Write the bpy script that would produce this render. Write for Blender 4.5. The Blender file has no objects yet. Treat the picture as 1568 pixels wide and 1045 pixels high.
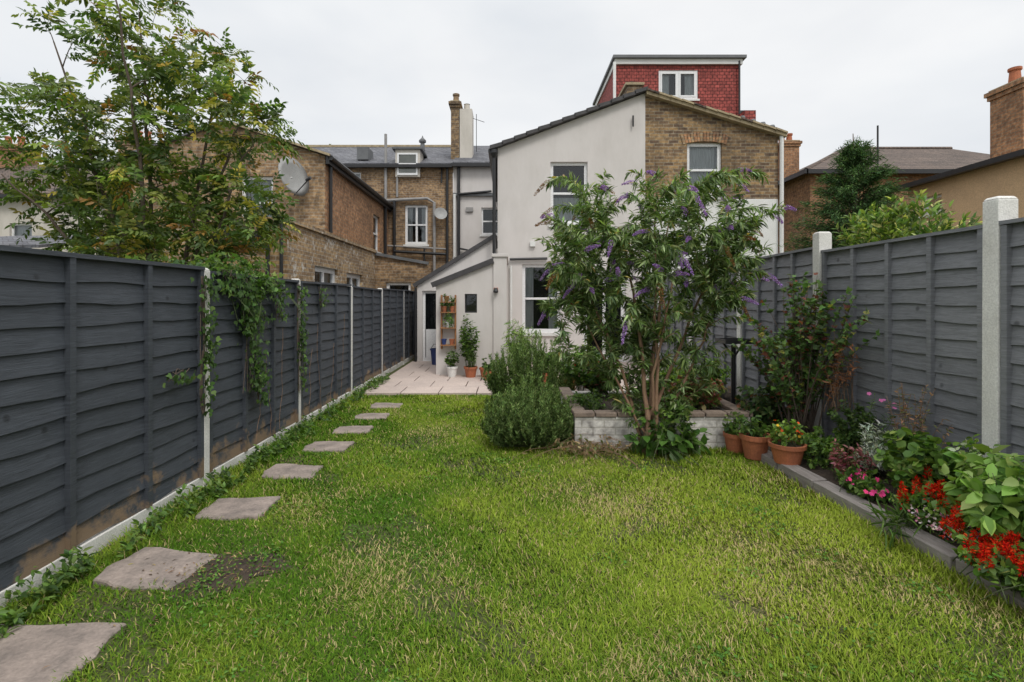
import bpy, math, random
import numpy as np
from mathutils import Vector
random.seed(3); rng=np.random.default_rng(7)
scene=bpy.context.scene
COL=scene.collection

# ------------------------------------------------------------------ materials
def newmat(name):
    m=bpy.data.materials.new(name); m.use_nodes=True
    nt=m.node_tree; b=nt.nodes['Principled BSDF']
    return m,nt,b
def N(nt,t,**k):
    n=nt.nodes.new(t)
    for a,v in k.items(): setattr(n,a,v)
    return n
def L(nt,a,b): nt.links.new(a,b)
def ramp(nt,fac,stops):
    r=N(nt,'ShaderNodeValToRGB'); e=r.color_ramp.elements
    while len(e)<len(stops): e.new(.5)
    for i,(p,c) in enumerate(stops):
        e[i].position=p; e[i].color=(c[0],c[1],c[2],1)
    L(nt,fac,r.inputs[0]); return r.outputs[0]
def noise(nt,scale,detail=5,rough=.6,vec=None,dist=0):
    n=N(nt,'ShaderNodeTexNoise'); n.inputs['Scale'].default_value=scale
    n.inputs['Detail'].default_value=detail; n.inputs['Roughness'].default_value=rough
    n.inputs['Distortion'].default_value=dist
    if vec is None:
        tc=N(nt,'ShaderNodeTexCoord'); vec=tc.outputs['Object']
    L(nt,vec,n.inputs['Vector']); return n.outputs['Fac']
def mixc(nt,fac,a,b,mode='MIX'):
    m=N(nt,'ShaderNodeMixRGB',blend_type=mode)
    for i,x in ((0,fac),(1,a),(2,b)):
        if isinstance(x,(int,float)): m.inputs[i].default_value=x
        elif isinstance(x,tuple): m.inputs[i].default_value=(x[0],x[1],x[2],1)
        else: L(nt,x,m.inputs[i])
    return m.outputs[0]
def bump(nt,b,h,strength=.3,dist=.01):
    bn=N(nt,'ShaderNodeBump'); bn.inputs['Strength'].default_value=strength; bn.inputs['Distance'].default_value=dist
    L(nt,h,bn.inputs['Height']); L(nt,bn.outputs[0],b.inputs['Normal'])
def mat(name,c1,c2=None,scale=4,rough=.7,bs=.2,bd=.005,metal=0,stretch=None,fine=60):
    m,nt,b=newmat(name)
    if c2 is None: c2=tuple(x*.7 for x in c1)
    tc=N(nt,'ShaderNodeTexCoord'); v=tc.outputs['Object']
    if stretch:
        mp=N(nt,'ShaderNodeMapping'); mp.inputs['Scale'].default_value=stretch; L(nt,v,mp.inputs[0]); v=mp.outputs[0]
    n1=noise(nt,scale,5,.65,v); n2=noise(nt,fine,3,.6,v)
    c=ramp(nt,n1,[(.3,c2),(.7,c1)])
    g=ramp(nt,n2,[(.3,(.8,.8,.8)),(.7,(1.1,1.1,1.1))])
    c=mixc(nt,1.0,c,g,'MULTIPLY')
    L(nt,c,b.inputs['Base Color']); b.inputs['Roughness'].default_value=rough; b.inputs['Metallic'].default_value=metal
    bump(nt,b,n2,bs,bd); return m
def brickmat(name,c1,c2,mortar,bw=.225,rh=.075,ms=.007,dirty=.5,patch=None,bd=.008):
    m,nt,b=newmat(name)
    tc=N(nt,'ShaderNodeTexCoord'); s=N(nt,'ShaderNodeSeparateXYZ'); L(nt,tc.outputs['Object'],s.inputs[0])
    a=N(nt,'ShaderNodeMath',operation='ADD'); L(nt,s.outputs[0],a.inputs[0]); L(nt,s.outputs[1],a.inputs[1])
    c=N(nt,'ShaderNodeCombineXYZ'); L(nt,a.outputs[0],c.inputs[0]); L(nt,s.outputs[2],c.inputs[1])
    br=N(nt,'ShaderNodeTexBrick'); L(nt,c.outputs[0],br.inputs['Vector'])
    br.inputs['Scale'].default_value=1; br.inputs['Brick Width'].default_value=bw; br.inputs['Row Height'].default_value=rh
    br.inputs['Mortar Size'].default_value=ms; br.inputs['Bias'].default_value=0
    br.inputs['Color1'].default_value=(*c1,1); br.inputs['Color2'].default_value=(*c2,1); br.inputs['Mortar'].default_value=(*mortar,1)
    n1=noise(nt,.9,6,.75); g=ramp(nt,n1,[(.3,(1-dirty,)*3),(.65,(1.1,1.1,1.1))])
    col=mixc(nt,1.0,br.outputs['Color'],g,'MULTIPLY')
    n2=noise(nt,12,3,.6); g2=ramp(nt,n2,[(.3,(.5,.48,.47)),(.7,(1.35,1.33,1.3))])
    col=mixc(nt,1.0,col,g2,'MULTIPLY')
    if patch:
        n3=noise(nt,3.2,6,.75); f=ramp(nt,n3,[(.56,(0,0,0)),(.62,(1,1,1))]); col=mixc(nt,f,col,patch)
    L(nt,col,b.inputs['Base Color']); b.inputs['Roughness'].default_value=.85
    inv=N(nt,'ShaderNodeMath',operation='SUBTRACT'); inv.inputs[0].default_value=1; L(nt,br.outputs['Fac'],inv.inputs[1])
    bump(nt,b,inv.outputs[0],.6,bd); return m
def foliage(name,trans=.3,rough=.5,spec=.35,simple=False):
    m,nt,b=newmat(name)
    at=N(nt,'ShaderNodeAttribute',attribute_name='col')
    if simple:
        nt.nodes.remove(b); b=N(nt,'ShaderNodeBsdfDiffuse'); L(nt,at.outputs['Color'],b.inputs[0])
    else:
        L(nt,at.outputs['Color'],b.inputs['Base Color']); b.inputs['Roughness'].default_value=rough
        b.inputs['Specular IOR Level'].default_value=spec
    if trans==0:
        L(nt,b.outputs[0],nt.nodes['Material Output'].inputs['Surface']); return m
    t=N(nt,'ShaderNodeBsdfTranslucent'); L(nt,mixc(nt,1.0,at.outputs['Color'],(1.5,1.6,.8),'MULTIPLY'),t.inputs[0])
    mx=N(nt,'ShaderNodeMixShader'); mx.inputs[0].default_value=trans
    L(nt,b.outputs[0],mx.inputs[1]); L(nt,t.outputs[0],mx.inputs[2])
    L(nt,mx.outputs[0],nt.nodes['Material Output'].inputs['Surface']); return m
def glassmat():
    m,nt,b=newmat('window_glass')
    nt.nodes.remove(b)
    t=N(nt,'ShaderNodeBsdfTransparent'); t.inputs[0].default_value=(.8,.84,.84,1)
    g=N(nt,'ShaderNodeBsdfGlossy'); g.inputs['Roughness'].default_value=.03; g.inputs[0].default_value=(.9,.93,.95,1)
    nn=noise(nt,3,2,.5); bn=N(nt,'ShaderNodeBump'); bn.inputs['Strength'].default_value=.15; bn.inputs['Distance'].default_value=.02
    L(nt,nn,bn.inputs['Height']); L(nt,bn.outputs[0],g.inputs['Normal'])
    f=N(nt,'ShaderNodeFresnel'); f.inputs[0].default_value=1.7
    mx=N(nt,'ShaderNodeMixShader'); L(nt,f.outputs[0],mx.inputs[0]); L(nt,t.outputs[0],mx.inputs[1]); L(nt,g.outputs[0],mx.inputs[2])
    L(nt,mx.outputs[0],nt.nodes['Material Output'].inputs['Surface']); return m
def render_mat(name,c,streak=.35):
    m,nt,b=newmat(name)
    tc=N(nt,'ShaderNodeTexCoord'); mp=N(nt,'ShaderNodeMapping'); mp.inputs['Scale'].default_value=(2,2,.7); L(nt,tc.outputs['Object'],mp.inputs[0])
    n1=noise(nt,1.3,7,.7,mp.outputs[0]); g=ramp(nt,n1,[(.25,(1-streak,1-streak,1-streak*1.1)),(.6,(1,1,1))])
    n0=noise(nt,.7,4,.6); g0=ramp(nt,n0,[(.3,(.92,.91,.90)),(.7,(1,1,1))])
    col=mixc(nt,1.0,mixc(nt,1.0,c,g,'MULTIPLY'),g0,'MULTIPLY')
    L(nt,col,b.inputs['Base Color']); b.inputs['Roughness'].default_value=.85
    bump(nt,b,noise(nt,35,5,.7),.35,.006); return m

M={}
M['render']=render_mat('white_render',(.66,.625,.60),.12)
M['render2']=render_mat('cream_render',(.62,.58,.52),.25)
M['paint']=mat('white_paint',(.80,.80,.78),(.70,.70,.67),2,.5,.1)
M['upvc']=mat('white_upvc',(.85,.85,.85),(.80,.80,.80),2,.3,.02)
M['black']=mat('black_plastic',(.025,.025,.027),(.015,.015,.016),5,.4,.05)
M['pipegrey']=mat('grey_pipe',(.35,.34,.33),(.25,.24,.23),5,.6)
M['brick']=brickmat('london_stock_brick',(.45,.295,.155),(.23,.145,.082),(.36,.31,.24),dirty=.5)
M['brickdark']=brickmat('dark_stock_brick',(.36,.235,.11),(.125,.08,.052),(.29,.25,.18),dirty=.5)
M['brickred']=brickmat('orange_brick',(.45,.235,.115),(.29,.15,.08),(.30,.24,.16),dirty=.4)
M['brickext']=brickmat('yellow_brick',(.56,.38,.18),(.28,.18,.10),(.43,.38,.30),dirty=.4)
M['brickpatch']=brickmat('patched_brick',(.45,.31,.16),(.25,.165,.095),(.40,.35,.28),dirty=.4,patch=(.55,.51,.45))
M['redtile']=brickmat('red_hung_tile',(.42,.09,.075),(.29,.062,.052),(.11,.02,.018),bw=.17,rh=.115,ms=.012,dirty=.3)
M['slate']=brickmat('slate_roof',(.17,.175,.195),(.11,.115,.135),(.045,.045,.05),bw=.25,rh=.13,ms=.008,dirty=.35)
M['tile']=brickmat('brown_roof_tile',(.17,.125,.10),(.12,.09,.075),(.04,.03,.025),bw=.2,rh=.14,ms=.012,dirty=.4)
M['tan']=mat('pebbledash',(.66,.45,.26),(.54,.37,.22),1.5,.9,.5,.01,fine=45)
M['lead']=mat('lead_trim',(.16,.165,.17),(.10,.105,.11),3,.6)
M['verge']=mat('dark_verge_tile',(.075,.07,.072),(.04,.04,.04),6,.7)
M['mortar']=mat('mortar_verge',(.50,.41,.26),(.28,.22,.14),6,.9,.5,.01)
M['glass']=glassmat()
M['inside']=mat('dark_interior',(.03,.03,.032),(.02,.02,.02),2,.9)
M['curtain']=mat('net_curtain',(.80,.81,.82),(.62,.63,.65),6,.9,.4,.01,stretch=(6,6,.4))
M['terra']=mat('terracotta',(.50,.16,.07),(.32,.11,.055),6,.75,.2)
M['soil']=mat('soil',(.085,.06,.042),(.035,.025,.018),9,.95,.9,.02,fine=40)
M['concrete']=mat('concrete_post',(.78,.77,.73),(.60,.58,.54),3,.85,.5,.006,fine=90)
M['slab']=mat('paving_slab',(.40,.325,.28),(.19,.16,.14),6,.85,.7,.008,fine=50)
M['patio']=mat('patio_slab',(.60,.49,.43),(.46,.38,.34),1.2,.85,.3,.005)
M['timber']=mat('weathered_timber',(.33,.30,.28),(.19,.165,.15),5,.85,.5,.006,stretch=(8,1,8))
M['coping']=mat('brown_coping',(.30,.23,.18),(.16,.12,.095),6,.85,.5,.008)
M['whitebrick']=brickmat('painted_white_brick',(.68,.66,.63),(.60,.58,.55),(.46,.44,.40),dirty=.35,bd=.012)
M['bark']=mat('bark',(.17,.13,.10),(.09,.065,.05),10,.9,.7,.01,stretch=(6,6,1))
M['barkred']=mat('peeling_bark',(.36,.22,.13),(.20,.12,.08),10,.9,.7,.01,stretch=(8,8,1))
M['greenstem']=mat('green_stem',(.10,.13,.05),(.06,.08,.03),10,.7,.2)
M['leaf']=foliage('leaf'); M['grass']=foliage('grass_blade',0,simple=True); M['petal']=foliage('petal',.25,simple=True); M['needle']=foliage('needle',.2,simple=True)
M['metal']=mat('grey_dish',(.36,.36,.35),(.27,.27,.26),4,.5,.05)
M['wood']=mat('orange_wood',(.42,.2,.08),(.26,.12,.05),6,.7,.2)
M['blue']=mat('blue_plastic',(.03,.06,.2),(.02,.04,.15),5,.5,.05)
def fencemat(name,a,b_,worn=.70):
    m,nt,b=newmat(name)
    tc=N(nt,'ShaderNodeTexCoord'); mp=N(nt,'ShaderNodeMapping'); mp.inputs['Scale'].default_value=(1,1.2,16); L(nt,tc.outputs['Object'],mp.inputs[0])
    g=noise(nt,5,8,.7,mp.outputs[0],.8); n=noise(nt,1.1,5,.7)
    c=ramp(nt,n,[(.3,b_),(.7,a)]); k=ramp(nt,g,[(.3,(.66,.66,.66)),(.7,(1.22,1.22,1.22))])
    c=mixc(nt,1.0,c,k,'MULTIPLY')
    s=N(nt,'ShaderNodeSeparateXYZ'); L(nt,tc.outputs['Object'],s.inputs[0])
    mr=N(nt,'ShaderNodeMapRange'); mr.inputs[1].default_value=.1; mr.inputs[2].default_value=.42; mr.inputs[3].default_value=.27; mr.inputs[4].default_value=0
    L(nt,s.outputs[2],mr.inputs[0])
    n5=noise(nt,2.2,5,.7); ad=N(nt,'ShaderNodeMath',operation='ADD'); L(nt,n5,ad.inputs[0]); L(nt,mr.outputs[0],ad.inputs[1])
    f=ramp(nt,ad.outputs[0],[(worn,(0,0,0)),(worn+.08,(1,1,1))])
    c=mixc(nt,f,c,(.20,.14,.09))
    v=N(nt,'ShaderNodeTexVoronoi'); v.inputs['Scale'].default_value=4.5; L(nt,tc.outputs['Object'],v.inputs['Vector'])
    kn=ramp(nt,v.outputs['Distance'],[(.05,(.45,.45,.45)),(.11,(1,1,1))]); c=mixc(nt,1.0,c,kn,'MULTIPLY')
    L(nt,c,b.inputs['Base Color']); b.inputs['Roughness'].default_value=.6; bump(nt,b,g,.7,.006); return m
M['fence']=fencemat('slate_grey_fence_paint',(.068,.077,.093),(.042,.049,.060))
M['fence2']=fencemat('faded_grey_fence_paint',(.22,.225,.24),(.15,.155,.172))

# ------------------------------------------------------------------ helpers
def empty(name,loc=(0,0,0)):
    o=bpy.data.objects.new(name,None); COL.objects.link(o); o.empty_display_size=.2; return o
class MB:
    def __init__(s): s.v=[];s.f=[];s.m=[];s.mats=[]
    def mi(s,mt):
        mt=M[mt] if isinstance(mt,str) else mt
        if mt not in s.mats: s.mats.append(mt)
        return s.mats.index(mt)
    def poly(s,pts,mt):
        b=len(s.v); s.v+= [tuple(p) for p in pts]; s.f.append(tuple(range(b,b+len(pts)))); s.m.append(s.mi(mt))
    def hexa(s,p,mt):
        b=len(s.v); s.v+=[tuple(q) for q in p]; k=s.mi(mt)
        for f in ((0,3,2,1),(4,5,6,7),(0,1,5,4),(1,2,6,5),(2,3,7,6),(3,0,4,7)):
            s.f.append(tuple(b+i for i in f)); s.m.append(k)
    def box(s,x0,x1,y0,y1,z0,z1,mt):
        s.hexa([(x0,y0,z0),(x1,y0,z0),(x1,y1,z0),(x0,y1,z0),(x0,y0,z1),(x1,y0,z1),(x1,y1,z1),(x0,y1,z1)],mt)
    def ob(s,F,u0,u1,v0,v1,n0,n1,mt):
        P=lambda u,v,n:tuple(F[0]+F[1]*u+F[2]*v+F[3]*n)
        s.hexa([P(u0,v0,n1),P(u1,v0,n1),P(u1,v0,n0),P(u0,v0,n0),P(u0,v1,n1),P(u1,v1,n1),P(u1,v1,n0),P(u0,v1,n0)],mt)
    def fp(s,F,uvn,mt): s.poly([tuple(F[0]+F[1]*u+F[2]*v+F[3]*n) for u,v,n in uvn],mt)
    def beam(s,a,b,w,h,mt,up=(0,0,1)):
        a=Vector(a);b=Vector(b);d=(b-a).normalized();r=d.cross(Vector(up)).normalized()*w/2;u=r.cross(d).normalized()*h/2
        s.hexa([a-r-u,a+r-u,b+r-u,b-r-u,a-r+u,a+r+u,b+r+u,b-r+u],mt)
    def tube(s,pts,rad,mt,k=7):
        if isinstance(rad,(int,float)): rad=[rad]*len(pts)
        b=len(s.v); mi=s.mi(mt); pts=[Vector(p) for p in pts]
        for i,p in enumerate(pts):
            d=(pts[min(i+1,len(pts)-1)]-pts[max(i-1,0)])
            if d.length<1e-6: d=Vector((0,0,1))
            d.normalize(); r=d.cross(Vector((.31,.95,.05))).normalized(); u=d.cross(r)
            for j in range(k):
                a=2*math.pi*j/k; s.v.append(tuple(p+(r*math.cos(a)+u*math.sin(a))*rad[i]))
        for i in range(len(pts)-1):
            for j in range(k):
                j2=(j+1)%k; s.f.append((b+i*k+j,b+i*k+j2,b+(i+1)*k+j2,b+(i+1)*k+j)); s.m.append(mi)
        s.f.append(tuple(b+j for j in reversed(range(k)))); s.m.append(mi)
        e=b+(len(pts)-1)*k; s.f.append(tuple(e+j for j in range(k))); s.m.append(mi)
    def lathe(s,c,prof,mt,k=20,axis=(0,0,1)):
        b=len(s.v); mi=s.mi(mt); c=Vector(c); ax=Vector(axis).normalized(); r=ax.orthogonal().normalized(); u=ax.cross(r)
        for (q,z) in prof:
            for j in range(k):
                a=2*math.pi*j/k; s.v.append(tuple(c+ax*z+(r*math.cos(a)+u*math.sin(a))*q))
        for i in range(len(prof)-1):
            for j in range(k):
                j2=(j+1)%k; s.f.append((b+i*k+j,b+i*k+j2,b+(i+1)*k+j2,b+(i+1)*k+j)); s.m.append(mi)
    def build(s,name,parent=None,bevel=0,smooth=False):
        me=bpy.data.meshes.new(name); me.from_pydata(s.v,[],s.f)
        for mt in s.mats: me.materials.append(mt)
        me.polygons.foreach_set('material_index',s.m)
        if smooth: me.polygons.foreach_set('use_smooth',[True]*len(s.f))
        me.update(); o=bpy.data.objects.new(name,me); COL.objects.link(o)
        if parent: o.parent=parent
        if bevel:
            bm=o.modifiers.new('bevel','BEVEL'); bm.width=bevel; bm.segments=2; bm.limit_method='ANGLE'
        return o
V3=Vector
def front(d): return (V3((0,d,0)),V3((1,0,0)),V3((0,0,1)),V3((0,-1,0)))
def sideR(x): return (V3((x,0,0)),V3((0,1,0)),V3((0,0,1)),V3((1,0,0)))
def sideL(x): return (V3((x,0,0)),V3((0,1,0)),V3((0,0,1)),V3((-1,0,0)))
def wall(mb,F,u0,u1,v0,v1,ops,mt,t=.11):
    us=sorted({u0,u1,*[o[0] for o in ops],*[o[1] for o in ops]}); vs=sorted({v0,v1,*[o[2] for o in ops],*[o[3] for o in ops]})
    for i in range(len(us)-1):
        for j in range(len(vs)-1):
            cu=(us[i]+us[i+1])/2; cv=(vs[j]+vs[j+1])/2
            if any(o[0]<cu<o[1] and o[2]<cv<o[3] for o in ops): continue
            mb.fp(F,[(us[i],vs[j],0),(us[i+1],vs[j],0),(us[i+1],vs[j+1],0),(us[i],vs[j+1],0)],mt)
    for a,b,c,d in ops:
        mb.fp(F,[(a,c,0),(a,d,0),(a,d,-t),(a,c,-t)],mt); mb.fp(F,[(b,c,0),(b,d,0),(b,d,-t),(b,c,-t)],mt)
        mb.fp(F,[(a,d,0),(b,d,0),(b,d,-t),(a,d,-t)],mt); mb.fp(F,[(a,c,0),(b,c,0),(b,c,-t),(a,c,-t)],mt)
def window(mb,F,a,b,c,d,style='sash',cur=0,fr='upvc',fw=.055,sill=True,t=.11):
    n0,n1=-t-.03,-t+.035
    mb.ob(F,a,a+fw,c,d,n0,n1,fr); mb.ob(F,b-fw,b,c,d,n0,n1,fr)
    mb.ob(F,a+fw,b-fw,d-fw,d,n0,n1-.002,fr); mb.ob(F,a+fw,b-fw,c,c+fw*1.3,n0,n1-.002,fr)
    if style in('sash','grid'):
        m=(c+d)/2; mb.ob(F,a+fw,b-fw,m-.025,m+.025,n0,n1+.01,fr)
    if style in('double','grid','two'):
        m=(a+b)/2; mb.ob(F,m-.035,m+.035,c+fw*1.3,d-fw,n0,n1-.004,fr)
    if style=='two':
        h=fw*.8
        for (p,q) in ((a+fw,(a+b)/2-.035),((a+b)/2+.035,b-fw)):
            mb.ob(F,p,p+h,c+fw*1.3,d-fw,n0,n1+.012,fr); mb.ob(F,q-h,q,c+fw*1.3,d-fw,n0,n1+.012,fr)
            mb.ob(F,p+h,q-h,d-fw-h,d-fw,n0,n1+.011,fr); mb.ob(F,p+h,q-h,c+fw*1.3,c+fw*1.3+h,n0,n1+.011,fr)
    mb.fp(F,[(a,c,-t),(b,c,-t),(b,d,-t),(a,d,-t)],'glass')
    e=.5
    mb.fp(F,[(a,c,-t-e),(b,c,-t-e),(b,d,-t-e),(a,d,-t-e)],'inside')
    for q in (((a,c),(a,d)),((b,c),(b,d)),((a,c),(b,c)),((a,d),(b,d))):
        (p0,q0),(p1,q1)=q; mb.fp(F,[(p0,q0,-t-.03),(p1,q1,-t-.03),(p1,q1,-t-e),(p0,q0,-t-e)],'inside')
    if cur:
        rngs=[(a,b)] if cur==1 else [(a,a+(b-a)*.3),(b-(b-a)*.3,b)]
        lo=c
        if cur==3: rngs=[(a,b)]; d=c+(d-c)*.45
        for (p,q) in rngs:
            n=max(4,int((q-p)/.035)); 
            for i in range(n):
                x0=p+(q-p)*i/n; x1=p+(q-p)*(i+1)/n; z0=-t-.09-(.02 if i%2 else 0); z1=-t-.09-(0 if i%2 else .02)
                mb.fp(F,[(x0,lo,z0),(x1,lo,z1),(x1,d,z1),(x0,d,z0)],'curtain')
    if sill: mb.ob(F,a-.05,b+.05,c-.07,c-.001,-t+.01,.05,'paint')

# instancer ---------------------------------------------------
def leaf_t(w1=.8,w2=.75,fold=.12,droop=.25,a1=.3,a2=.68):
    v=[(0,0,0),(a1,-.5*w1,fold*.6-droop*a1*a1),(a1,0,-droop*a1*a1),(a1,.5*w1,fold*.6-droop*a1*a1),
       (a2,-.5*w2,fold*.5-droop*a2*a2),(a2,0,-droop*a2*a2),(a2,.5*w2,fold*.5-droop*a2*a2),(1,0,-droop)]
    f=[(0,2,1),(0,3,2),(1,2,5,4),(2,3,6,5),(4,5,7),(5,6,7)]
    return np.array(v,float),f
T_OV=leaf_t(.95,.8); T_LAN=leaf_t(.9,.75,.08,.35); T_ROUND=leaf_t(1,.95,.15,.15,.25,.75)
T_SIMPLE=(np.array([(0,0,0),(.45,-.5,.05),(1,0,-.15),(.45,.5,.05)],float),[(0,3,2,1)])
T_NEED=(np.array([(0,-.5,0),(0,.5,0),(1,0,.05)],float),[(0,1,2)])
T_BLADE=(np.array([(0,-.5,0),(0,.5,0),(.55,.4,-.12),(.55,-.4,-.12),(1,0,-.45)],float),[(0,1,2,3),(3,2,4)])
T_LOBE=(np.array([(0,0,0),(.15,-.45,.05),(.45,-.5,.0),(.55,-.22,0),(1,0,-.15),(.55,.22,0),(.45,.5,0),(.15,.45,.05),(.35,0,-.04)],float),
        [(0,8,1),(1,8,3,2),(3,8,5,4),(8,7,6,5),(0,7,8)])
def nrm(a): return a/np.maximum(np.linalg.norm(a,axis=1,keepdims=True),1e-9)
def inst(name,tmpl,P,A,C,Ln,W,col,mt,parent=None):
    tv,tf=tmpl; n=len(P); A=nrm(A); B=nrm(np.cross(A,C)); C=np.cross(B,A)
    Ln=np.broadcast_to(Ln,(n,))[:,None,None]; W=np.broadcast_to(W,(n,))[:,None,None]
    V=P[:,None]+A[:,None]*Ln*tv[None,:,0:1]+B[:,None]*W*tv[None,:,1:2]+C[:,None]*Ln*tv[None,:,2:3]
    k=len(tv); fl=np.concatenate([np.array(f) for f in tf]); sz=np.array([len(f) for f in tf])
    loops=(np.arange(n)[:,None]*k+fl[None]).ravel(); tot=np.tile(sz,n); st=np.concatenate([[0],np.cumsum(tot)[:-1]])
    me=bpy.data.meshes.new(name); me.vertices.add(n*k); me.vertices.foreach_set('co',V.astype(np.float32).ravel())
    me.loops.add(len(loops)); me.loops.foreach_set('vertex_index',loops.astype(np.int32))
    me.polygons.add(len(tot)); me.polygons.foreach_set('loop_start',st.astype(np.int32)); me.polygons.foreach_set('loop_total',tot.astype(np.int32))
    me.update(calc_edges=True)
    at=me.attributes.new('col','FLOAT_COLOR','POINT')
    c=np.ones((n,k,4),np.float32); c[:,:,:3]=np.clip(col,0,1)[:,None]; at.data.foreach_set('color',c.ravel())
    me.materials.append(M[mt] if isinstance(mt,str) else mt)
    o=bpy.data.objects.new(name,me); COL.objects.link(o)
    if parent: o.parent=parent
    return o
FG=1.32
def cols(n,pal,jit=.22,gain=None):
    p=np.array([c[:3] for c in pal]); w=np.array([c[3] for c in pal],float); w/=w.sum()
    c=p[rng.choice(len(p),n,p=w)]
    return c*(1+rng.normal(0,jit,(n,1)))*(1+rng.normal(0,.06,(n,3)))*(FG if gain is None else gain)
def ell(cx,cy,cz,rx,ry,rz,n,shell=.35):
    d=nrm(rng.normal(size=(n,3))); r=(rng.uniform(shell**3,1,n)**(1/3))[:,None]
    return np.array([cx,cy,cz])+d*r*np.array([rx,ry,rz])
def bez(p0,p1,p2,n):
    t=np.linspace(0,1,n)[:,None]; return (1-t)**2*p0+2*t*(1-t)*p1+t*t*p2
def along(paths,n,start,L,tang=.5,out=.9,droop=-.1,tilt=.5,jit=0):
    idx=rng.integers(0,len(paths),n); t=start+(1-start)*rng.random(n)**.85
    Pn=np.empty((n,3));Tn=np.empty((n,3))
    for i in range(n):
        p=paths[idx[i]]; m=len(p)-1; x=t[i]*m; j=min(int(x),m-1); f=x-j
        Pn[i]=p[j]*(1-f)+p[j+1]*f; Tn[i]=p[j+1]-p[j]
    Tn=nrm(Tn); R=rng.normal(size=(n,3)); R-=Tn*(R*Tn).sum(1)[:,None]; R=nrm(R)
    A=nrm(Tn*tang+R*out+np.array([0,0,droop])); C=np.array([0,0,1.])+rng.normal(0,tilt,(n,3))
    return Pn+rng.normal(0,1,(n,3))*jit,A,C
def bush(name,base,targets,pal,nleaf,Ll,Lw,tmpl=T_OV,bark='bark',start=.3,arch=.2,r0=.008,tang=.5,out=.9,droop=-.1,spread=.05,tilt=.5,k=5,leafmat='leaf',parent=None,jit=0):
    g=parent or empty(name); paths=[]; mb=MB(); b=np.array(base,float)
    if r0<.0045 and bark=='bark': bark='greenstem'
    for T in targets:
        p0=b+np.array([rng.normal(0,spread),rng.normal(0,spread),0]); v=T-p0
        p1=p0+v*.45*np.array([.7,.7,1])+np.array([0,0,1])*np.linalg.norm(v)*arch+rng.normal(0,.05,3)*np.linalg.norm(v)
        p=bez(p0,p1,T,8); paths.append(p)
        mb.tube(p,[max(.0015,r0*(1-.85*i/7)) for i in range(8)],bark,k)
    mb.build('stems',g,smooth=True)
    P,A,C=along(paths,nleaf,start,Ll,tang,out,droop,tilt,jit)
    s=rng.uniform(.6,1.25,nleaf)
    inst('leaves',tmpl,P,A,C,Ll*s,Lw*s,cols(nleaf,pal),leafmat,g)
    return g,paths

# ------------------------------------------------------------------ camera / world / light
cam=bpy.data.cameras.new('camera'); co=bpy.data.objects.new('camera',cam); COL.objects.link(co)
co.location=(0,0,1.5); co.rotation_euler=(math.radians(90),0,0); cam.lens=18; cam.sensor_width=36
cam.shift_x=.0032; cam.shift_y=-.04; cam.clip_end=500; cam.clip_start=.05; scene.camera=co
w=bpy.data.worlds.new('World'); scene.world=w; w.use_nodes=True; nt=w.node_tree; bg=nt.nodes['Background']
sdir=Vector((.30,-.6,.85)).normalized()
sky=N(nt,'ShaderNodeTexSky',sky_type='NISHITA'); sky.sun_disc=False; sky.sun_elevation=math.asin(sdir.z); sky.sun_rotation=math.atan2(sdir.x,sdir.y)
sky.dust_density=3
tc=N(nt,'ShaderNodeTexCoord'); mp=N(nt,'ShaderNodeMapping'); mp.inputs['Scale'].default_value=(1,1,2.6); L(nt,tc.outputs['Generated'],mp.inputs[0])
n1=noise(nt,1.3,5,.5,mp.outputs[0],.4)
cl=ramp(nt,n1,[(.3,(.76,.80,.845)),(.62,(.92,.93,.94))])
cl10=mixc(nt,1.0,cl,(10,10,10),'MULTIPLY')
n2=noise(nt,2.0,4,.5,mp.outputs[0],.2); f=ramp(nt,n2,[(.35,(.86,.86,.86)),(.6,(.97,.97,.97))])
base=mixc(nt,f,sky.outputs[0],cl10)
sx=N(nt,'ShaderNodeSeparateXYZ'); L(nt,tc.outputs['Generated'],sx.inputs[0])
zen=ramp(nt,sx.outputs[2],[(.0,(1,1,1)),(.5,(1,1,1)),(.85,(1.95,1.93,1.9))])   # an overcast sky is brightest overhead
L(nt,mixc(nt,1.0,base,zen,'MULTIPLY'),bg.inputs[0]); bg.inputs[1].default_value=.104
sun=bpy.data.lights.new('sun','SUN'); sun.energy=1.4; sun.angle=math.radians(16); sun.color=(1,.97,.92)
so=bpy.data.objects.new('sun',sun); COL.objects.link(so); so.rotation_euler=sdir.to_track_quat('Z','Y').to_euler()
scene.view_settings.view_transform='Standard'; scene.view_settings.look='None'; scene.view_settings.exposure=0

# ------------------------------------------------------------------ ground
def ground():
    m,nt,b=newmat('ground_thatch')
    n=noise(nt,1.3,5,.7); n2=noise(nt,30,4,.7)
    c=ramp(nt,n,[(.3,(.05,.075,.014)),(.55,(.09,.10,.03)),(.75,(.14,.11,.055))]); k=ramp(nt,n2,[(.35,(.5,.46,.46)),(.65,(1.2,1.2,1.1))])
    L(nt,mixc(nt,1.0,c,k,'MULTIPLY'),b.inputs['Base Color']); b.inputs['Roughness'].default_value=.95
    bump(nt,b,n2,.8,.02)
    mb=MB(); mb.poly([(-200,-200,0),(200,-200,0),(200,300,0),(-200,300,0)],m); mb.build('ground')
ground()

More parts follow.
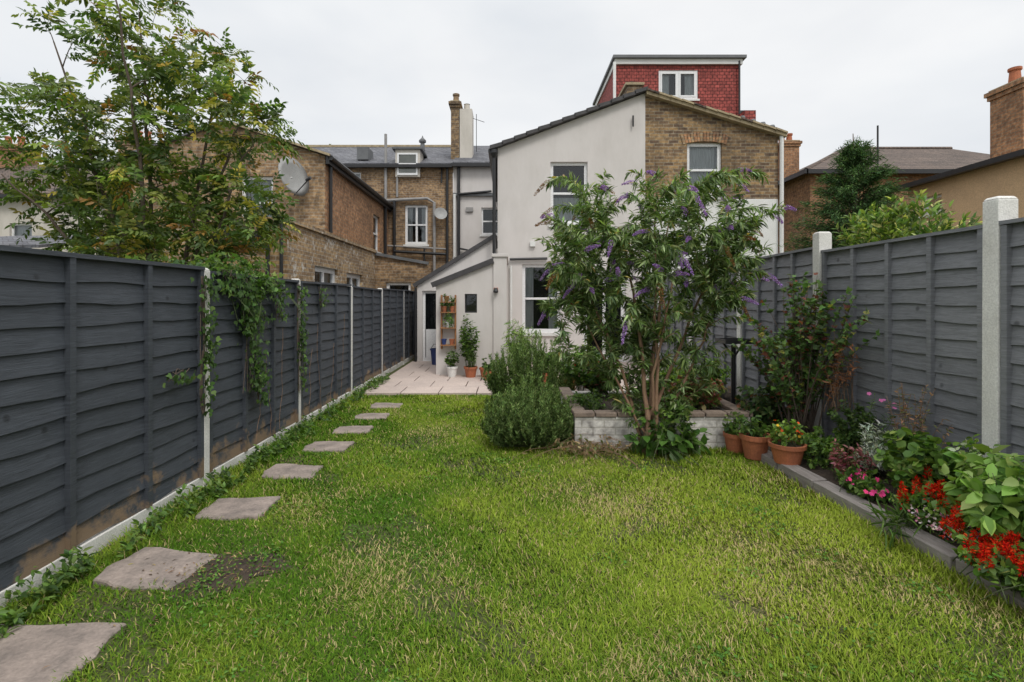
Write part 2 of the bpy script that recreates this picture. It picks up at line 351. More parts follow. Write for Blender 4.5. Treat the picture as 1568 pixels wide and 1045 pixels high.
stones=[(-2.04,2.13,.30,.22,.06),(-1.96,2.84,.24,.19,-.12),(-1.94,3.66,.23,.18,.05),(-1.88,4.44,.22,.17,.02),(-1.84,5.2,.22,.17,-.05),(-1.79,5.87,.21,.16,.04),(-1.75,6.55,.21,.16,0),(-1.72,7.22,.21,.16,.03)]
for (x,y,a,b_,r) in stones:
    mb=MB(); k=[]; nn=24; tlt=random.uniform(-.012,.012)
    jit=[random.uniform(-.008,.008)+.010*math.sin(i*1.3+x*9) for i in range(nn)]
    for z,s in((.0,1.0),(.012,1.0),(.021,.97),(.022,.93)):
        ring=[]
        for i in range(nn):
            t=2*math.pi*i/nn+math.pi/4; cx,cy=math.cos(t),math.sin(t); mx=max(abs(cx),abs(cy))**.86
            px,py=(cx/mx*(a+jit[i]))*s,(cy/mx*(b_+jit[i]))*s
            ring.append((x+px*math.cos(r)-py*math.sin(r),y+px*math.sin(r)+py*math.cos(r),z+(tlt*px/a if z>.0 else 0)))
        k.append(ring)
    for q in range(3):
        for i in range(nn): mb.poly([k[q][i],k[q][(i+1)%nn],k[q+1][(i+1)%nn],k[q+1][i]],'slab')
    mb.poly(k[3],'slab'); mb.build('stepping_stone')

def nz(x,y,s,ph=0):
    return (np.sin(x*s+ph+1.3*np.sin(y*s*.7+ph))+np.sin(y*s*1.3+2.1*ph+1.7*np.sin(x*s*.9))+np.sin((x+y)*s*.8+ph*3))/3
mb=MB(); ring=[]
for i in range(28):
    a=2*math.pi*i/28; q=1+.22*math.sin(3*a)+.12*math.sin(7*a+1); ring.append((-1.60+.33*q*math.cos(a),2.82+.22*q*math.sin(a),.005))
mb.poly(ring,'soil'); mb.build('bare_soil')
def lawn():
    n=560000
    y=1.5+(8.15-1.5)*rng.random(n)**1.5
    x=rng.uniform(-2.42,2.62,n)
    keep=np.abs(x)<y*1.06+.25
    edge=2.46-(y-2.4)*.06
    keep&=(x<edge)
    keep&=~((x>.60)&(y>5.08)); keep&=~((x>-.2)&(y>7.6)); keep&=~((y>8.05)&(x>-2.28))
    for (sx_,sy_,a,b_,r) in stones:
        e=rng.random(n)**3*.05
        keep&=~((np.abs(x-sx_)<a-.005-e)&(np.abs(y-sy_)<b_-.005-e))
    bare=.97*np.exp(-(((x+1.60)/.36)**2+((y-2.82)/.25)**2)**2)
    bare=np.maximum(bare,.75*np.exp(-(((x-2.1)/.22)**2+((y-2.15)/.3)**2)))
    bare=np.maximum(bare,.6*np.exp(-(((x-.9)/.22)**2+((y-3.75)/.18)**2)))
    bare=np.maximum(bare,.65*np.exp(-(((x-1.9)/.25)**2+((y-4.1)/.2)**2)))
    bare=np.maximum(bare,.65*np.exp(-(((x+1.95)/.4)**2+((y-2.45)/.18)**2)))
    for (sx_,sy_,a,b_,r) in stones:
        bare=np.maximum(bare,.55*np.exp(-((np.maximum(np.abs(x-sx_)-a,0)/.06)**2+(np.maximum(np.abs(y-sy_)-b_,0)/.06)**2))*(nz(x,y,9,sx_)>-.1))
    bare=np.maximum(bare,.9*np.clip((nz(x,y,4.3,4)+.4*nz(x,y,13,1)-.36)*3,0,.8))
    keep&=rng.random(n)>bare*.97
    x=x[keep];y=y[keep];n=len(x)
    clump=nz(x,y,7,3)*.5+nz(x,y,15,1.7)*.5
    h=rng.uniform(.012,.034,n)*(1+.3*nz(x,y,2.2,1)+.40*clump)
    edgeL=np.clip((-2.12-x)/.2,0,1); h*=1+edgeL*1.1
    edgeR=np.clip((x-2.2)/.2,0,1)*(y<4.6); h*=1+edgeR*1.3
    pl=np.clip((y-4.85)/.2,0,1)*(x>.4); h*=1+pl
    wd=.0026+.00085*y
    az=rng.uniform(0,2*np.pi,n)*.8+1.6*nz(x,y,4,2); lean=rng.uniform(.15,1.3,n)
    A=np.stack([np.cos(az)*lean,np.sin(az)*lean,np.ones(n)],1); C=np.stack([-np.cos(az),-np.sin(az),lean],1)
    f=np.clip(.42+.45*nz(x,y,1.4,.6)+.28*nz(x,y,5,2)+.16*clump+rng.normal(0,.2,n)+.20*(x/2.4),0,1)[:,None]
    dark=np.array([.065,.145,.014]); lite=np.array([.265,.335,.040])
    c=dark*(1-f)+lite*f
    dry=(rng.random(n)<.07+.34*np.clip(nz(x,y,3.1,5)+.3*nz(x,y,9,2)+.4*(x/2.4)-.1,0,1)); c[dry]=np.array([.42,.34,.16])
    c*=1+rng.normal(0,.15,(n,1))
    g=empty('lawn_grass')
    inst('blades',T_BLADE,np.stack([x,y,np.zeros(n)],1),A,C,h/np.sqrt(1+lean**2)*1.45,wd,c,'grass',g)
    m=3000; cx=rng.uniform(-2.3,2.3,80); cy=1.8+5*rng.random(80)**1.3; k=rng.integers(0,80,m)
    x=cx[k]+rng.normal(0,.07,m); y=cy[k]+rng.normal(0,.06,m); ok=(x>-2.4)&(x<2.3)&(y<5.0); 
    for (sx_,sy_,a,b_,r) in stones: ok&=~((np.abs(x-sx_)<a)&(np.abs(y-sy_)<b_))
    x=x[ok];y=y[ok];m=len(x)
    inst('clover',T_ROUND,np.stack([x,y,rng.uniform(.012,.030,m)],1),np.stack([rng.normal(size=m),rng.normal(size=m),rng.normal(.1,.2,m)],1),np.array([0,0,1.])+rng.normal(0,.3,(m,3)),rng.uniform(.010,.022,m),rng.uniform(.009,.016,m),cols(m,[(.07,.15,.03,2),(.11,.20,.04,1)]),'petal',g)
lawn()
def litter():
    n=640; x=rng.uniform(-2.3,2.3,n); y=1.7+5.5*rng.random(n)**1.3
    k=220; x[:k]=rng.normal(-1.58,.22,k); y[:k]=rng.normal(2.80,.15,k)
    x[k:k+120]=rng.uniform(.2,1.5,120); y[k:k+120]=rng.normal(4.85,.1,120)
    A=np.stack([rng.normal(size=n),rng.normal(size=n),rng.normal(0,.15,n)],1); C=np.array([0,0,1.])+rng.normal(0,.3,(n,3))
    inst('fallen_leaves',T_SIMPLE,np.stack([x,y,rng.uniform(.012,.03,n)],1),A,C,rng.uniform(.015,.04,n),rng.uniform(.005,.011,n),cols(n,[(.26,.16,.08,2),(.36,.29,.13,2),(.12,.07,.04,2)],gain=1),'leaf')
litter()

# patio
mb=MB(); yy=8.05; r=0
while yy<11.9:
    x=-2.3-(.22 if r%2 else 0)
    while x<3.0:
        x1=min(x+.595,3.0); x0=max(x,-2.3)
        if x1-x0>.1: mb.box(x0,x1-.012,yy,yy+.588,0.0,.04+random.uniform(0,.003),'patio')
        x+=.6
    yy+=.6; r+=1
mb.poly([(-2.3,8.06,.02),(3,8.06,.02),(3,14,.02),(-2.3,14,.02)],'soil')
mb.build('patio',None,.004)

# ------------------------------------------------------------------ fences
def fence(x,face,ys,ztops,mtl,gb,posts_h,pw=.09,battens=2):
    g=empty('wooden_fence')
    for i in range(len(ys)-1):
        y0,y1=ys[i]+pw/2,ys[i+1]-pw/2; zt=ztops[i]; zb=gb; mb=MB(); sag=random.uniform(-.012,.012)
        ns=int((zt-zb-.03)/.118); hh=(zt-.02-zb)/ns
        for s in range(ns):
            za=zb+s*hh; zc=za+hh+.012; m=16; amp=random.uniform(.003,.010); oj=random.uniform(-.004,.004)
            ph=random.uniform(0,9); fr=random.uniform(.4,1.1); wav=[amp*math.sin(ph+q*fr)+random.uniform(-.002,.002) for q in range(m+1)]
            for q in range(m):
                ya=y0+(y1-y0)*q/m; yb=y0+(y1-y0)*(q+1)/m; o1=face*(.025+oj); o2=face*.006
                a1,a2=za+wav[q],za+wav[q+1]
                mb.poly([(x+o1,ya,a1),(x+o1,yb,a2),(x+o2,yb,zc),(x+o2,ya,zc)],mtl)
                mb.poly([(x+o1,ya,a1),(x+o1,yb,a2),(x+face*.004,yb,a2),(x+face*.004,ya,a1)],mtl)
                mb.poly([(x-face*.008,ya,a1),(x-face*.008,yb,a2),(x-face*.008,yb,zc),(x-face*.008,ya,zc)],mtl)
        n=battens+1
        for b_ in range(n+1):
            yc=y0+.025+(y1-y0-.05)*b_/n+(random.uniform(-.015,.015) if 0<b_<n else 0)
            mb.box(min(x+face*.0,x+face*.048),max(x,x+face*.048),yc-.02,yc+.02,zb-.005,zt-.012,mtl)
        xa,xb=(x-.03,x+.054) if face>0 else (x-.054,x+.03)
        mb.hexa([(xa,y0,zt-.012-sag),(xb,y0,zt-.012-sag),(xb,y1,zt-.012+sag),(xa,y1,zt-.012+sag),(xa,y0,zt+.012-sag),(xb,y0,zt+.014-sag),(xb,y1,zt+.014+sag),(xa,y1,zt+.012+sag)],mtl)
        mb.build('panel',g)
        if gb>.02:
            mb=MB(); mb.box(x-.025,x+.035 if face>0 else x+.025,y0-.01,y1+.01,-.05,gb-.008,'concrete'); mb.build('gravel_board',g,.006)
    for y,h in zip(ys,posts_h):
        mb=MB(); hw=pw/2; tx=random.uniform(-.012,.012)
        mb.hexa([(x-hw-.01,y-hw,-.05),(x+hw+.01,y-hw,-.05),(x+hw+.01,y+hw,-.05),(x-hw-.01,y+hw,-.05),(x-hw-.01+tx,y-hw,h-.02),(x+hw+.01+tx,y-hw,h-.02),(x+hw+.01+tx,y+hw,h-.02),(x-hw-.01+tx,y+hw,h-.02)],'concrete')
        b0=[(x-hw-.01+tx,y-hw,h-.019),(x+hw+.01+tx,y-hw,h-.019),(x+hw+.01+tx,y+hw,h-.019),(x-hw-.01+tx,y+hw,h-.019)]
        b1=[(x-hw+.005+tx,y-hw+.015,h),(x+hw-.005+tx,y-hw+.015,h),(x+hw-.005+tx,y+hw-.015,h),(x-hw+.005+tx,y+hw-.015,h)]
        mb.hexa(b0+b1,'concrete'); mb.build('concrete_post',g,.006)
    return g
fence(-2.48,1,[.35,2.2,4.13,5.97,7.94,9.85,11.9,13.8],[1.745,1.75,1.72,1.72,1.70,1.72,1.72],'fence',.10,[1.76,1.77,1.76,1.75,1.72,1.73,1.73,1.73],.075)
fence(3.14,-1,[-.4,1.42,3.28,5.12,6.85,8.7,10.5,11.8],[1.98,1.98,1.98,2.02,2.0,2.0,2.0],'fence2',.12,[2.16,2.16,2.16,2.18,2.02,2.05,2.05,2.05],.11,3)

# ------------------------------------------------------------------ buildings
def roofq(mb,pts,mt,th=.06):
    a=[Vector(p) for p in pts]; mb.hexa([tuple(p) for p in a]+[tuple(p+Vector((0,0,th))) for p in a],mt)
def chimney(mb,x0,x1,y0,y1,z0,z1,mt,pots=1,potm='terra'):
    mb.box(x0,x1,y0,y1,z0,z1-.25,mt); mb.box(x0-.04,x1+.04,y0-.04,y1+.04,z1-.25,z1-.15,mt); mb.box(x0-.08,x1+.08,y0-.08,y1+.08,z1-.15,z1-.05,mt)
    mb.box(x0-.02,x1+.02,y0-.02,y1+.02,z1-.05,z1,'mortar')
    for i in range(pots):
        cx=x0+(x1-x0)*(i+.5)/pots; mb.lathe((cx,(y0+y1)/2,z1),[(.14,0),(.12,.05),(.10,.3),(.13,.32),(.13,.38),(.09,.38),(.08,.2)],potm,12)

g=empty('white_rendered_house')
F=front(12); mb=MB(); W1=(.98,1.85,3.28,4.74); W2=(.32,1.22,.73,2.34); D1=(1.75,2.75,.04,2.2)
wall(mb,F,-.26,3.2,0,5.05,[W1,W2,D1],'render')
mb.fp(F,[(-.26,5.05,0),(3.2,5.05,0),(3.2,6.35,0)],'render')
mb.poly([(-.26,12,0),(-.26,18,0),(-.26,18,5.05),(-.26,12,5.05)],'render')
mb.build('walls',g)
mb=MB(); window(mb,F,*W1,'sash',3,fw=.07); window(mb,F,*W2,'sash',2,fw=.07)
a,b_,c,d=D1; window(mb,F,a,b_,c,d,'double',0,fw=.10,sill=False); mb.build('windows',g)
mb=MB(); roofq(mb,[(-.42,11.9,5.0),(3.2,11.9,6.38),(3.2,18,6.38),(-.42,18,5.0)],'slate',.07)
for i in range(13):
    x0=-.44+i*.28; x1=x0+.30; z0=5.02+(x0+.42)*.381; z1=5.02+(x1+.42)*.381
    mb.hexa([(x0,11.84,z0-.02),(x1,11.84,z1-.04),(x1,12.1,z1-.04),(x0,12.1,z0-.02),(x0,11.84,z0+.07),(x1,11.84,z1+.04),(x1,12.1,z1+.04),(x0,12.1,z0+.07)],'verge')
mb.build('roof',g)
mb=MB(); mb.tube([(-.34,11.93,5.0),(-.34,11.93,2.6),(-.2,11.9,2.45),(-.1,11.9,2.35)],.04,'black',10)
mb.tube([(-.42,11.9,4.98),(-.42,17.9,4.98)],.06,'black',8); mb.lathe((-.34,11.93,4.8),[(.04,0),(.09,.12),(.09,.2),(0,.2)],'black',10)
mb.tube([(.05,11.95,0),(.05,11.95,2.3)],.03,'paint',8); mb.tube([(.02,11.94,2.45),(.9,11.94,2.47)],.03,'black',8)
mb.box(.5,.62,11.93,12,2.75,2.87,'paint')
mb.tube([(2.9,11.94,5.8),(2.9,11.94,5.55)],.02,'black'); mb.build('rainwater_pipes',g,smooth=False)
F=front(18); mb=MB(); W=(-.96,-.3,3.8,4.75)
wall(mb,F,-1.95,3.25,0,6.3,[W],'render'); mb.box(-1.95,-.3,17.9,18.0,5.15,5.25,'lead')
mb.build('main_walls',g)
mb=MB(); window(mb,F,*W,'sash',0); mb.build('main_windows',g)
mb=MB(); roofq(mb,[(-1.95,17.8,6.25),(3.6,17.8,6.25),(3.6,21.6,7.95),(-1.95,21.6,7.95)],'slate'); mb.box(-2,3.6,17.72,17.84,6.14,6.25,'black')
mb.build('main_roof',g)
mb=MB()
for x in (-1.75,): mb.tube([(x,17.92,6.2),(x,17.92,2)],.055,'black',8)
mb.tube([(-1.75,17.88,5.2),(-.6,17.88,5.3)],.04,'black'); mb.tube([(-1.9,17.9,5.2),(-1.9,17.9,3)],.05,'paint'); mb.tube([(-1.7,17.9,3.3),(-1.2,17.9,3.2),(-1.2,17.9,2.4)],.035,'black'); mb.box(-1.5,-1.25,17.93,17.99,4.6,4.75,'pipegrey'); mb.build('soil_pipes',g)
mb=MB(); chimney(mb,-2.1,-1.8,18.6,19.4,6.3,8.75,'brickdark',1,'brick'); mb.box(-1.78,-1.33,18.6,19.4,6.3,8.45,'render2'); 
mb.lathe((-1.55,19,8.45),[(.12,0),(.10,.3),(.12,.3)],'render2',10); mb.tube([(-1.2,19,7),(-1.2,19,8.4)],.012,'black'); mb.tube([(-1.5,19,8.3),(-.9,19,8.1)],.01,'black')
mb.build('chimney',g)

g=empty('brick_house'); F=front(12.0); mb=MB(); W=(4.18,5.0,3.92,5.2); zs=3.87
wall(mb,F,3.2,6.31,zs,5.4,[W],'brickdark'); mb.fp(F,[(3.2,5.4,0),(6.31,5.4,0),(3.2,6.35,0)],'brickdark')
W3=(3.9,5.2,.8,2.2)
wall(mb,F,3.2,6.31,0,zs,[W3],'paint'); mb.poly([(6.31,12,0),(6.31,18,0),(6.31,18,5.4),(6.31,12,5.4)],'brickdark')
mb.build('walls',g)
mb=MB(); window(mb,F,*W,'sash',1,fw=.08); window(mb,F,*W3,'double',0); mb.build('windows',g)
mb=MB()
for i in range(15):
    a=(i-7)/7*.27; cx=4.59+math.sin(a)*1.9; cz=3.37+math.cos(a)*1.9
    r=Vector((math.cos(a),0,-math.sin(a)))*.030; u=Vector((math.sin(a),0,math.cos(a)))*.11; c=Vector((cx,11.985,cz+.06))
    k=[c-r-u,c+r-u,c+r+u,c-r+u]; mb.hexa([tuple(p) for p in k]+[tuple(p+Vector((0,.012,0))) for p in k],M['brickred'] if i%3 else M['brick'])
mb.build('brick_arch',g)
mb=MB(); roofq(mb,[(3.2,11.95,6.36),(6.4,11.95,5.38),(6.4,18,5.38),(3.2,18,6.36)],'tile',.07)
for i in range(12):
    x0=3.2+i*.27; x1=x0+.28; z0=6.36-(x0-3.2)*.3055; z1=6.36-(x1-3.2)*.3055
    mb.hexa([(x0,11.86,z0-.08),(x1,11.86,z1-.08),(x1,12.0,z1-.08),(x0,12.0,z0-.08),(x0,11.86,z0+.0),(x1,11.86,z1+.0),(x1,12.0,z1+.0),(x0,12.0,z0+.0)],'mortar')
    mb.hexa([(x0,11.82,z0+.002),(x1,11.82,z1-.01),(x1,12.2,z1-.01),(x0,12.2,z0+.002),(x0,11.82,z0+.045),(x1,11.82,z1+.03),(x1,12.2,z1+.03),(x0,12.2,z0+.045)],'mortar' if i%4 else 'tile')
mb.box(2.85,3.2,12.3,13.2,6.3,6.66,'brickdark'); mb.box(2.80,3.25,12.26,13.24,6.66,6.72,'mortar'); mb.lathe((3.02,12.6,6.72),[(.08,0),(.07,.1),(.09,.12),(0,.13)],'lead',10)
for x in (5.5,5.75,5.98,6.2): mb.lathe((x,12.05,6.38-(x-3.2)*.3055),[(.05,0),(.045,.08),(.07,.1),(.05,.15),(0,.16)],'lead',8)
mb.build('roof',g)
mb=MB(); mb.tube([(6.36,11.93,5.35),(6.36,11.93,3.9),(6.36,11.93,0)],.045,'paint',8); mb.tube([(6.42,11.9,5.36),(6.42,18,5.36)],.06,'paint',8); mb.build('downpipe',g)
F=front(18); mb=MB(); wall(mb,F,3.26,8.3,0,6.4,[],'brickdark'); roofq(mb,[(3.3,17.8,6.4),(8.4,17.8,6.4),(8.4,20,7.4),(3.3,20,7.4)],'slate'); 
mb.box(8.0,8.4,17.4,18.15,6.4,7.95,'redtile'); mb.box(8.3,8.6,18.35,19,7.7,8.3,'black'); mb.build('main_walls',g)
FD=front(18.3); mb=MB(); WD=(5.36,6.76,8.68,9.72)
wall(mb,FD,3.83,8.27,6.45,9.9,[WD],'redtile',.06); mb.poly([(3.83,18.3,6.45),(3.83,22.5,6.45),(3.83,22.5,9.9),(3.83,18.3,9.9)],'redtile'); mb.poly([(8.27,18.3,6.45),(8.27,22.5,6.45),(8.27,22.5,9.9),(8.27,18.3,9.9)],'redtile')
mb.box(3.78,8.32,18.2,22.5,9.9,10.08,'paint'); mb.box(3.70,8.42,18.1,22.6,10.08,10.18,'lead')
mb.beam((3.76,18.2,9.95),(3.76,18.2,6.5),.09,.09,'paint',(0,1,0)); mb.tube([(8.2,18.2,10),(8.2,18.2,7.7)],.035,'black')
mb.build('dormer',g); mb=MB(); window(mb,FD,*WD,'two',2,t=.06,fw=.07); mb.build('dormer_window',g)

g=empty('brick_house'); F=front(11.8); mb=MB(); W=(-6.18,-5.43,3.12,4.36)
wall(mb,F,-9.3,-4.23,0,4.6,[W],'brick'); mb.fp(F,[(-9.3,4.6,0),(-4.23,4.6,0),(-4.23,4.82,0),(-6.5,5.58,0)],'brick')
S=sideR(-4.23); WS=(16.0,16.8,3.05,4.2); wall(mb,S,11.8,18,0,4.82,[WS],'brickred'); mb.build('walls',g)
mb=MB(); window(mb,F,*W,'sash',1,fw=.07); window(mb,S,*WS,'sash',0); mb.build('windows',g)
mb=MB(); roofq(mb,[(-6.5,11.7,5.58),(-4.1,11.7,4.8),(-4.1,18,4.8),(-6.5,18,5.58)],'slate',.05); roofq(mb,[(-9.5,11.7,4.55),(-6.5,11.7,5.58),(-6.5,18,5.58),(-9.5,18,4.55)],'slate',.05)
mb.beam((-6.5,11.68,5.6),(-4.08,11.68,4.81),.05,.06,'mortar',(0,1,0)); mb.box(-4.19,-4.11,11.72,18,4.62,4.79,'black'); mb.tube([(-4.07,11.72,4.76),(-4.07,18,4.76)],.06,'black',8)
mb.tube([(-4.17,17.3,4.7),(-4.17,17.3,2.5)],.05,'black',8); mb.tube([(-4.17,12.0,4.7),(-4.17,12.0,2.9)],.04,'black',8)
mb.build('roof',g)
F=front(18); mb=MB(); WA=(-3.65,-2.85,3.45,4.85); WC=(-2.75,-2.4,5.3,5.75)
wall(mb,F,-9.8,-1.96,0,6.25,[WA,(-5.9,-5.2,5.0,6.0)],'brick'); mb.build('main_walls',g)
mb=MB(); window(mb,F,*WA,'grid',2,fw=.08); window(mb,F,-5.9,-5.2,5.0,6.0,'sash',1)
mb.box(-3.95,-3.1,17.85,18.6,5.8,6.75,'render2'); FW=front(17.84); window(mb,FW,-3.88,-3.17,5.85,6.62,'sash',1,t=-.0,sill=False); mb.box(-4.05,-3.0,17.75,18.9,6.75,6.82,'lead')
mb.build('main_windows',g)
mb=MB(); roofq(mb,[(-9.8,17.8,6.2),(-1.97,17.8,6.2),(-1.97,21.6,7.9),(-9.8,21.6,7.9)],'slate'); mb.box(-9.8,-1.97,17.7,17.82,6.1,6.2,'black')
mb.box(-9.8,-1.97,21.5,21.7,7.93,8.02,'mortar')
mb.lathe((-3.4,20.2,7.4),[(.1,0),(.08,.3),(.14,.32),(.14,.4),(.04,.5),(0,.6)],'lead',10)
mb.box(-5.4,-5.0,18.2,18.9,6.5,6.95,'lead'); mb.tube([(-2.6,18.0,6.3),(-2.35,18.0,6.3),(-2.35,17.9,5.6)],.03,'black')
mb.build('main_roof',g)
mb=MB(); mb.tube([(-4.3,17.9,7.3),(-4.3,17.9,4.95)],.05,'pipegrey',8); mb.tube([(-4.3,17.9,4.98),(-2.85,17.88,5.05),(-2.6,17.88,4.9),(-2.6,17.9,2)],.055,'pipegrey',8)
mb.tube([(-4.0,17.9,5),(-4.0,17.9,2.5)],.055,'black',8); mb.tube([(-2.15,17.9,6.1),(-2.15,17.9,2)],.05,'black',8); mb.tube([(-4.0,17.86,3.2),(-2.2,17.86,3.1)],.05,'black',8)
mb.tube([(-4.25,17.88,3.4),(-2.2,17.88,3.28)],.03,'pipegrey',8); mb.tube([(-3.9,17.9,5.9),(-3.9,17.9,5.1)],.04,'pipegrey',8); mb.tube([(-2.95,17.9,3.35),(-2.95,17.9,2.2)],.03,'black',8)
mb.lathe((-2.35,17.7,4.5),[(0,-.06),(.12,-.045),(.22,0),(.225,.005),(.12,-.03),(0,-.05)],'metal',16,(.3,-.9,.3))
mb.build('pipes',g)
gd=empty('satellite_dish'); mb=MB(); ax=Vector((.90,-.36,.22)).normalized(); c=Vector((-4.72,11.25,4.22))
mb.lathe(c,[(0,-.10),(.15,-.085),(.3,-.05),(.43,0),(.44,.01),(.3,-.038),(.15,-.073),(0,-.088)],'metal',28,ax)
mb.build('dish',gd,smooth=True); mb=MB(); mb.tube([c-ax*.08,c-ax*.2+Vector((0,.2,-.1)),(-4.9,11.8,3.95)],.025,'metal'); mb.tube([c+Vector((0,0,-.42)),c+ax*.42+Vector((0,0,-.2))],.012,'black'); mb.tube([c+ax*.36+Vector((0,0,-.2)),c+ax*.48+Vector((0,0,-.18))],.035,'black'); mb.build('arm',gd)

g=empty('brick_extension'); F=front(8.67); mb=MB(); S=sideR(-3.75); w1=(9.9,11.25,1.3,2.17); w2=(11.85,13.15,1.3,2.14)
wall(mb,F,-6.4,-3.75,0,2.82,[],'brickext'); wall(mb,S,8.67,14.4,0,2.82,[w1,w2],'brickpatch')
mb.box(-6.4,-3.70,8.62,8.9,2.82,2.9,'brickext'); mb.box(-3.98,-3.70,8.9,14.4,2.82,2.9,'brickpatch'); mb.poly([(-6.4,8.9,2.7),(-3.98,8.9,2.7),(-3.98,14.4,2.7),(-6.4,14.4,2.7)],'lead')
mb.build('walls',g); mb=MB(); window(mb,S,*w1,'double',2,fw=.10); window(mb,S,*w2,'double',2,fw=.10); mb.build('windows',g)
mb=MB(); mb.box(-4.9,-4.0,8.5,8.62,2.55,2.65,'black'); mb.tube([(-4.05,8.6,2.6),(-4.05,8.6,0)],.035,'black'); mb.tube([(-3.82,8.6,2.8),(-3.82,8.6,0)],.03,'black'); mb.build('gutter',g)
F=front(14.4); mb=MB(); w3=(-3.45,-2.75,1.3,2.0)
wall(mb,F,-3.75,-2.3,0,2.5,[w3],'brick'); mb.fp(F,[(-3.75,2.5,0),(-2.3,2.5,0),(-3.75,2.75,0)],'brick'); mb.beam((-3.75,14.36,2.8),(-2.25,14.36,2.53),.08,.08,'lead',(0,1,0)); mb.build('rear_wall',g)
mb=MB(); window(mb,F,*w3,'sash',0,fw=.08); mb.build('rear_window',g)

g=empty('white_lean_to'); F=front(12.2); mb=MB(); dr=(-2.06,-1.36,.04,1.72)
wall(mb,F,-2.18,-.3,0,1.8,[dr],'render'); mb.fp(F,[(-2.18,1.8,0),(-.3,1.8,0),(-.3,3.0,0),(-2.18,1.84,0)],'render')
mb.build('walls',g)
mb=MB(); mb.beam((-2.26,12.16,1.84),(-.3,12.16,3.05),.09,.07,'verge',(0,1,0)); roofq(mb,[(-2.26,12.2,1.82),(-.3,12.2,3.03),(-.3,15,3.03),(-2.26,15,1.82)],'slate',.03); mb.build('roof',g)
mb=MB(); window(mb,F,*dr,'none',0,fw=.06,sill=False); mb.box(-1.98,-1.45,12.27,12.3,.1,.8,'upvc'); mb.tube([(-2.2,12.1,1.8),(-2.2,12.1,.05)],.03,'black',8); mb.build('door',g)
g=empty('white_shed'); F=front(10); mb=MB(); sw=(-.86,-.62,1.25,1.62)
wall(mb,F,-1.42,-.3,0,1.76,[sw],'render'); mb.fp(F,[(-1.42,1.76,0),(-.3,1.76,0),(-.3,2.24,0),(-1.42,1.80,0)],'render')
mb.poly([(-1.42,10,0),(-1.42,12.19,0),(-1.42,12.19,1.78),(-1.42,10,1.78)],'render')
mb.box(-.3,-.04,9.96,12.0,0,2.34,'render'); mb.box(-.33,-.01,9.93,12.0,2.34,2.40,'render'); mb.build('walls',g,.006)
mb=MB(); mb.beam((-1.5,9.96,1.79),(-.3,9.96,2.27),.10,.05,'verge',(0,1,0)); roofq(mb,[(-1.5,10,1.77),(-.3,10,2.25),(-.3,12.19,2.25),(-1.5,12.19,1.77)],'slate',.03); mb.build('roof',g)
mb=MB(); window(mb,F,*sw,'none',0,fr='black',fw=.025,sill=False); mb.build('window',g)
mb=MB(); mb.box(-.29,-.21,9.90,9.96,1.66,1.74,'terra'); mb.lathe((-.25,9.90,1.64),[(.0,0),(.045,.0),(.05,.03),(.03,.09),(0,.1)],'black',10); mb.build('wall_lamp',g)

g=empty('brick_house'); mb=MB(); F=front(18.0); hw=(16.2,17.6,3.2,4.6)
wall(mb,F,10.6,20,0,6.0,[hw],'brickred'); wall(mb,sideL(10.6),18,26,0,6.0,[],'brickred'); mb.build('walls',g)
mb=MB(); window(mb,F,*hw,'double',1); mb.build('windows',g)
mb=MB(); e=.35; a=(10.6-e,18-e,6.0); b_=(20.4,18-e,6.0); c=(20.4,26+e,6); d=(10.6-e,26+e,6); r1=(14.4,22,8.0); r2=(19.0,22,8.0)
mb.poly([a,b_,r2,r1],'tile'); mb.poly([d,a,r1],'tile'); mb.poly([b_,c,r2],'tile'); mb.poly([c,d,r1,r2],'tile'); mb.box(10.25,20.4,17.6,17.72,5.86,6.01,'black'); mb.box(10.18,10.3,17.6,26,5.86,6.01,'black')
mb.tube([r1,r2],.09,'tile',8); mb.tube([a,r1],.07,'tile',6); mb.tube([(12.9,17.9,6.0),(12.9,17.9,7.6)],.03,'black'); mb.build('roof',g)
mb=MB(); chimney(mb,10.75,11.35,20,20.9,6,7.75,'brickred',2); mb.build('chimney',g)
g=empty('rendered_house'); mb=MB(); S=sideL(10.06); ww=(11.9,12.5,3.55,3.98)
wall(mb,S,6,12.9,0,4.3,[ww],'tan'); mb.poly([(10.06,12.9,0),(18,12.9,0),(18,12.9,4.3),(10.06,12.9,4.3)],'tan'); mb.poly([(10.06,6,0),(18,6,0),(18,6,4.3),(10.06,6,4.3)],'tan'); mb.build('walls',g)
mb=MB(); window(mb,S,*ww,'none',0); mb.build('windows',g)
mb=MB(); roofq(mb,[(9.85,5.8,4.3),(14,9,5.0),(14,10,5.0),(9.85,13.1,4.3)],'tile',.05); mb.box(9.8,9.92,5.8,13.1,4.27,4.38,'black'); roofq(mb,[(9.85,13.1,4.29),(14,10,4.99),(18,10,4.99),(18,13.1,4.29)],'tile',.05); mb.build('roof',g)
mb=MB(); chimney(mb,11.75,12.6,11.7,12.5,4.2,6.6,'brickred',2); mb.build('chimney',g)
g=empty('terraced_house'); mb=MB(); F=front(16); wl=(-15.6,-14.9,2.6,3.9)
wall(mb,F,-26,-10.2,0,4.8,[wl],'render2'); mb.poly([(-10.2,16,0),(-10.2,20,0),(-10.2,20,4.8),(-10.2,16,4.8)],'brick'); mb.build('walls',g)
mb=MB(); window(mb,F,*wl,'sash',1); mb.build('windows',g)
mb=MB(); roofq(mb,[(-26,15.8,4.75),(-10,15.8,4.75),(-10,19.5,6.6),(-26,19.5,6.6)],'tile'); mb.box(-26,-10,15.7,15.82,4.65,4.75,'black'); mb.build('roof',g)
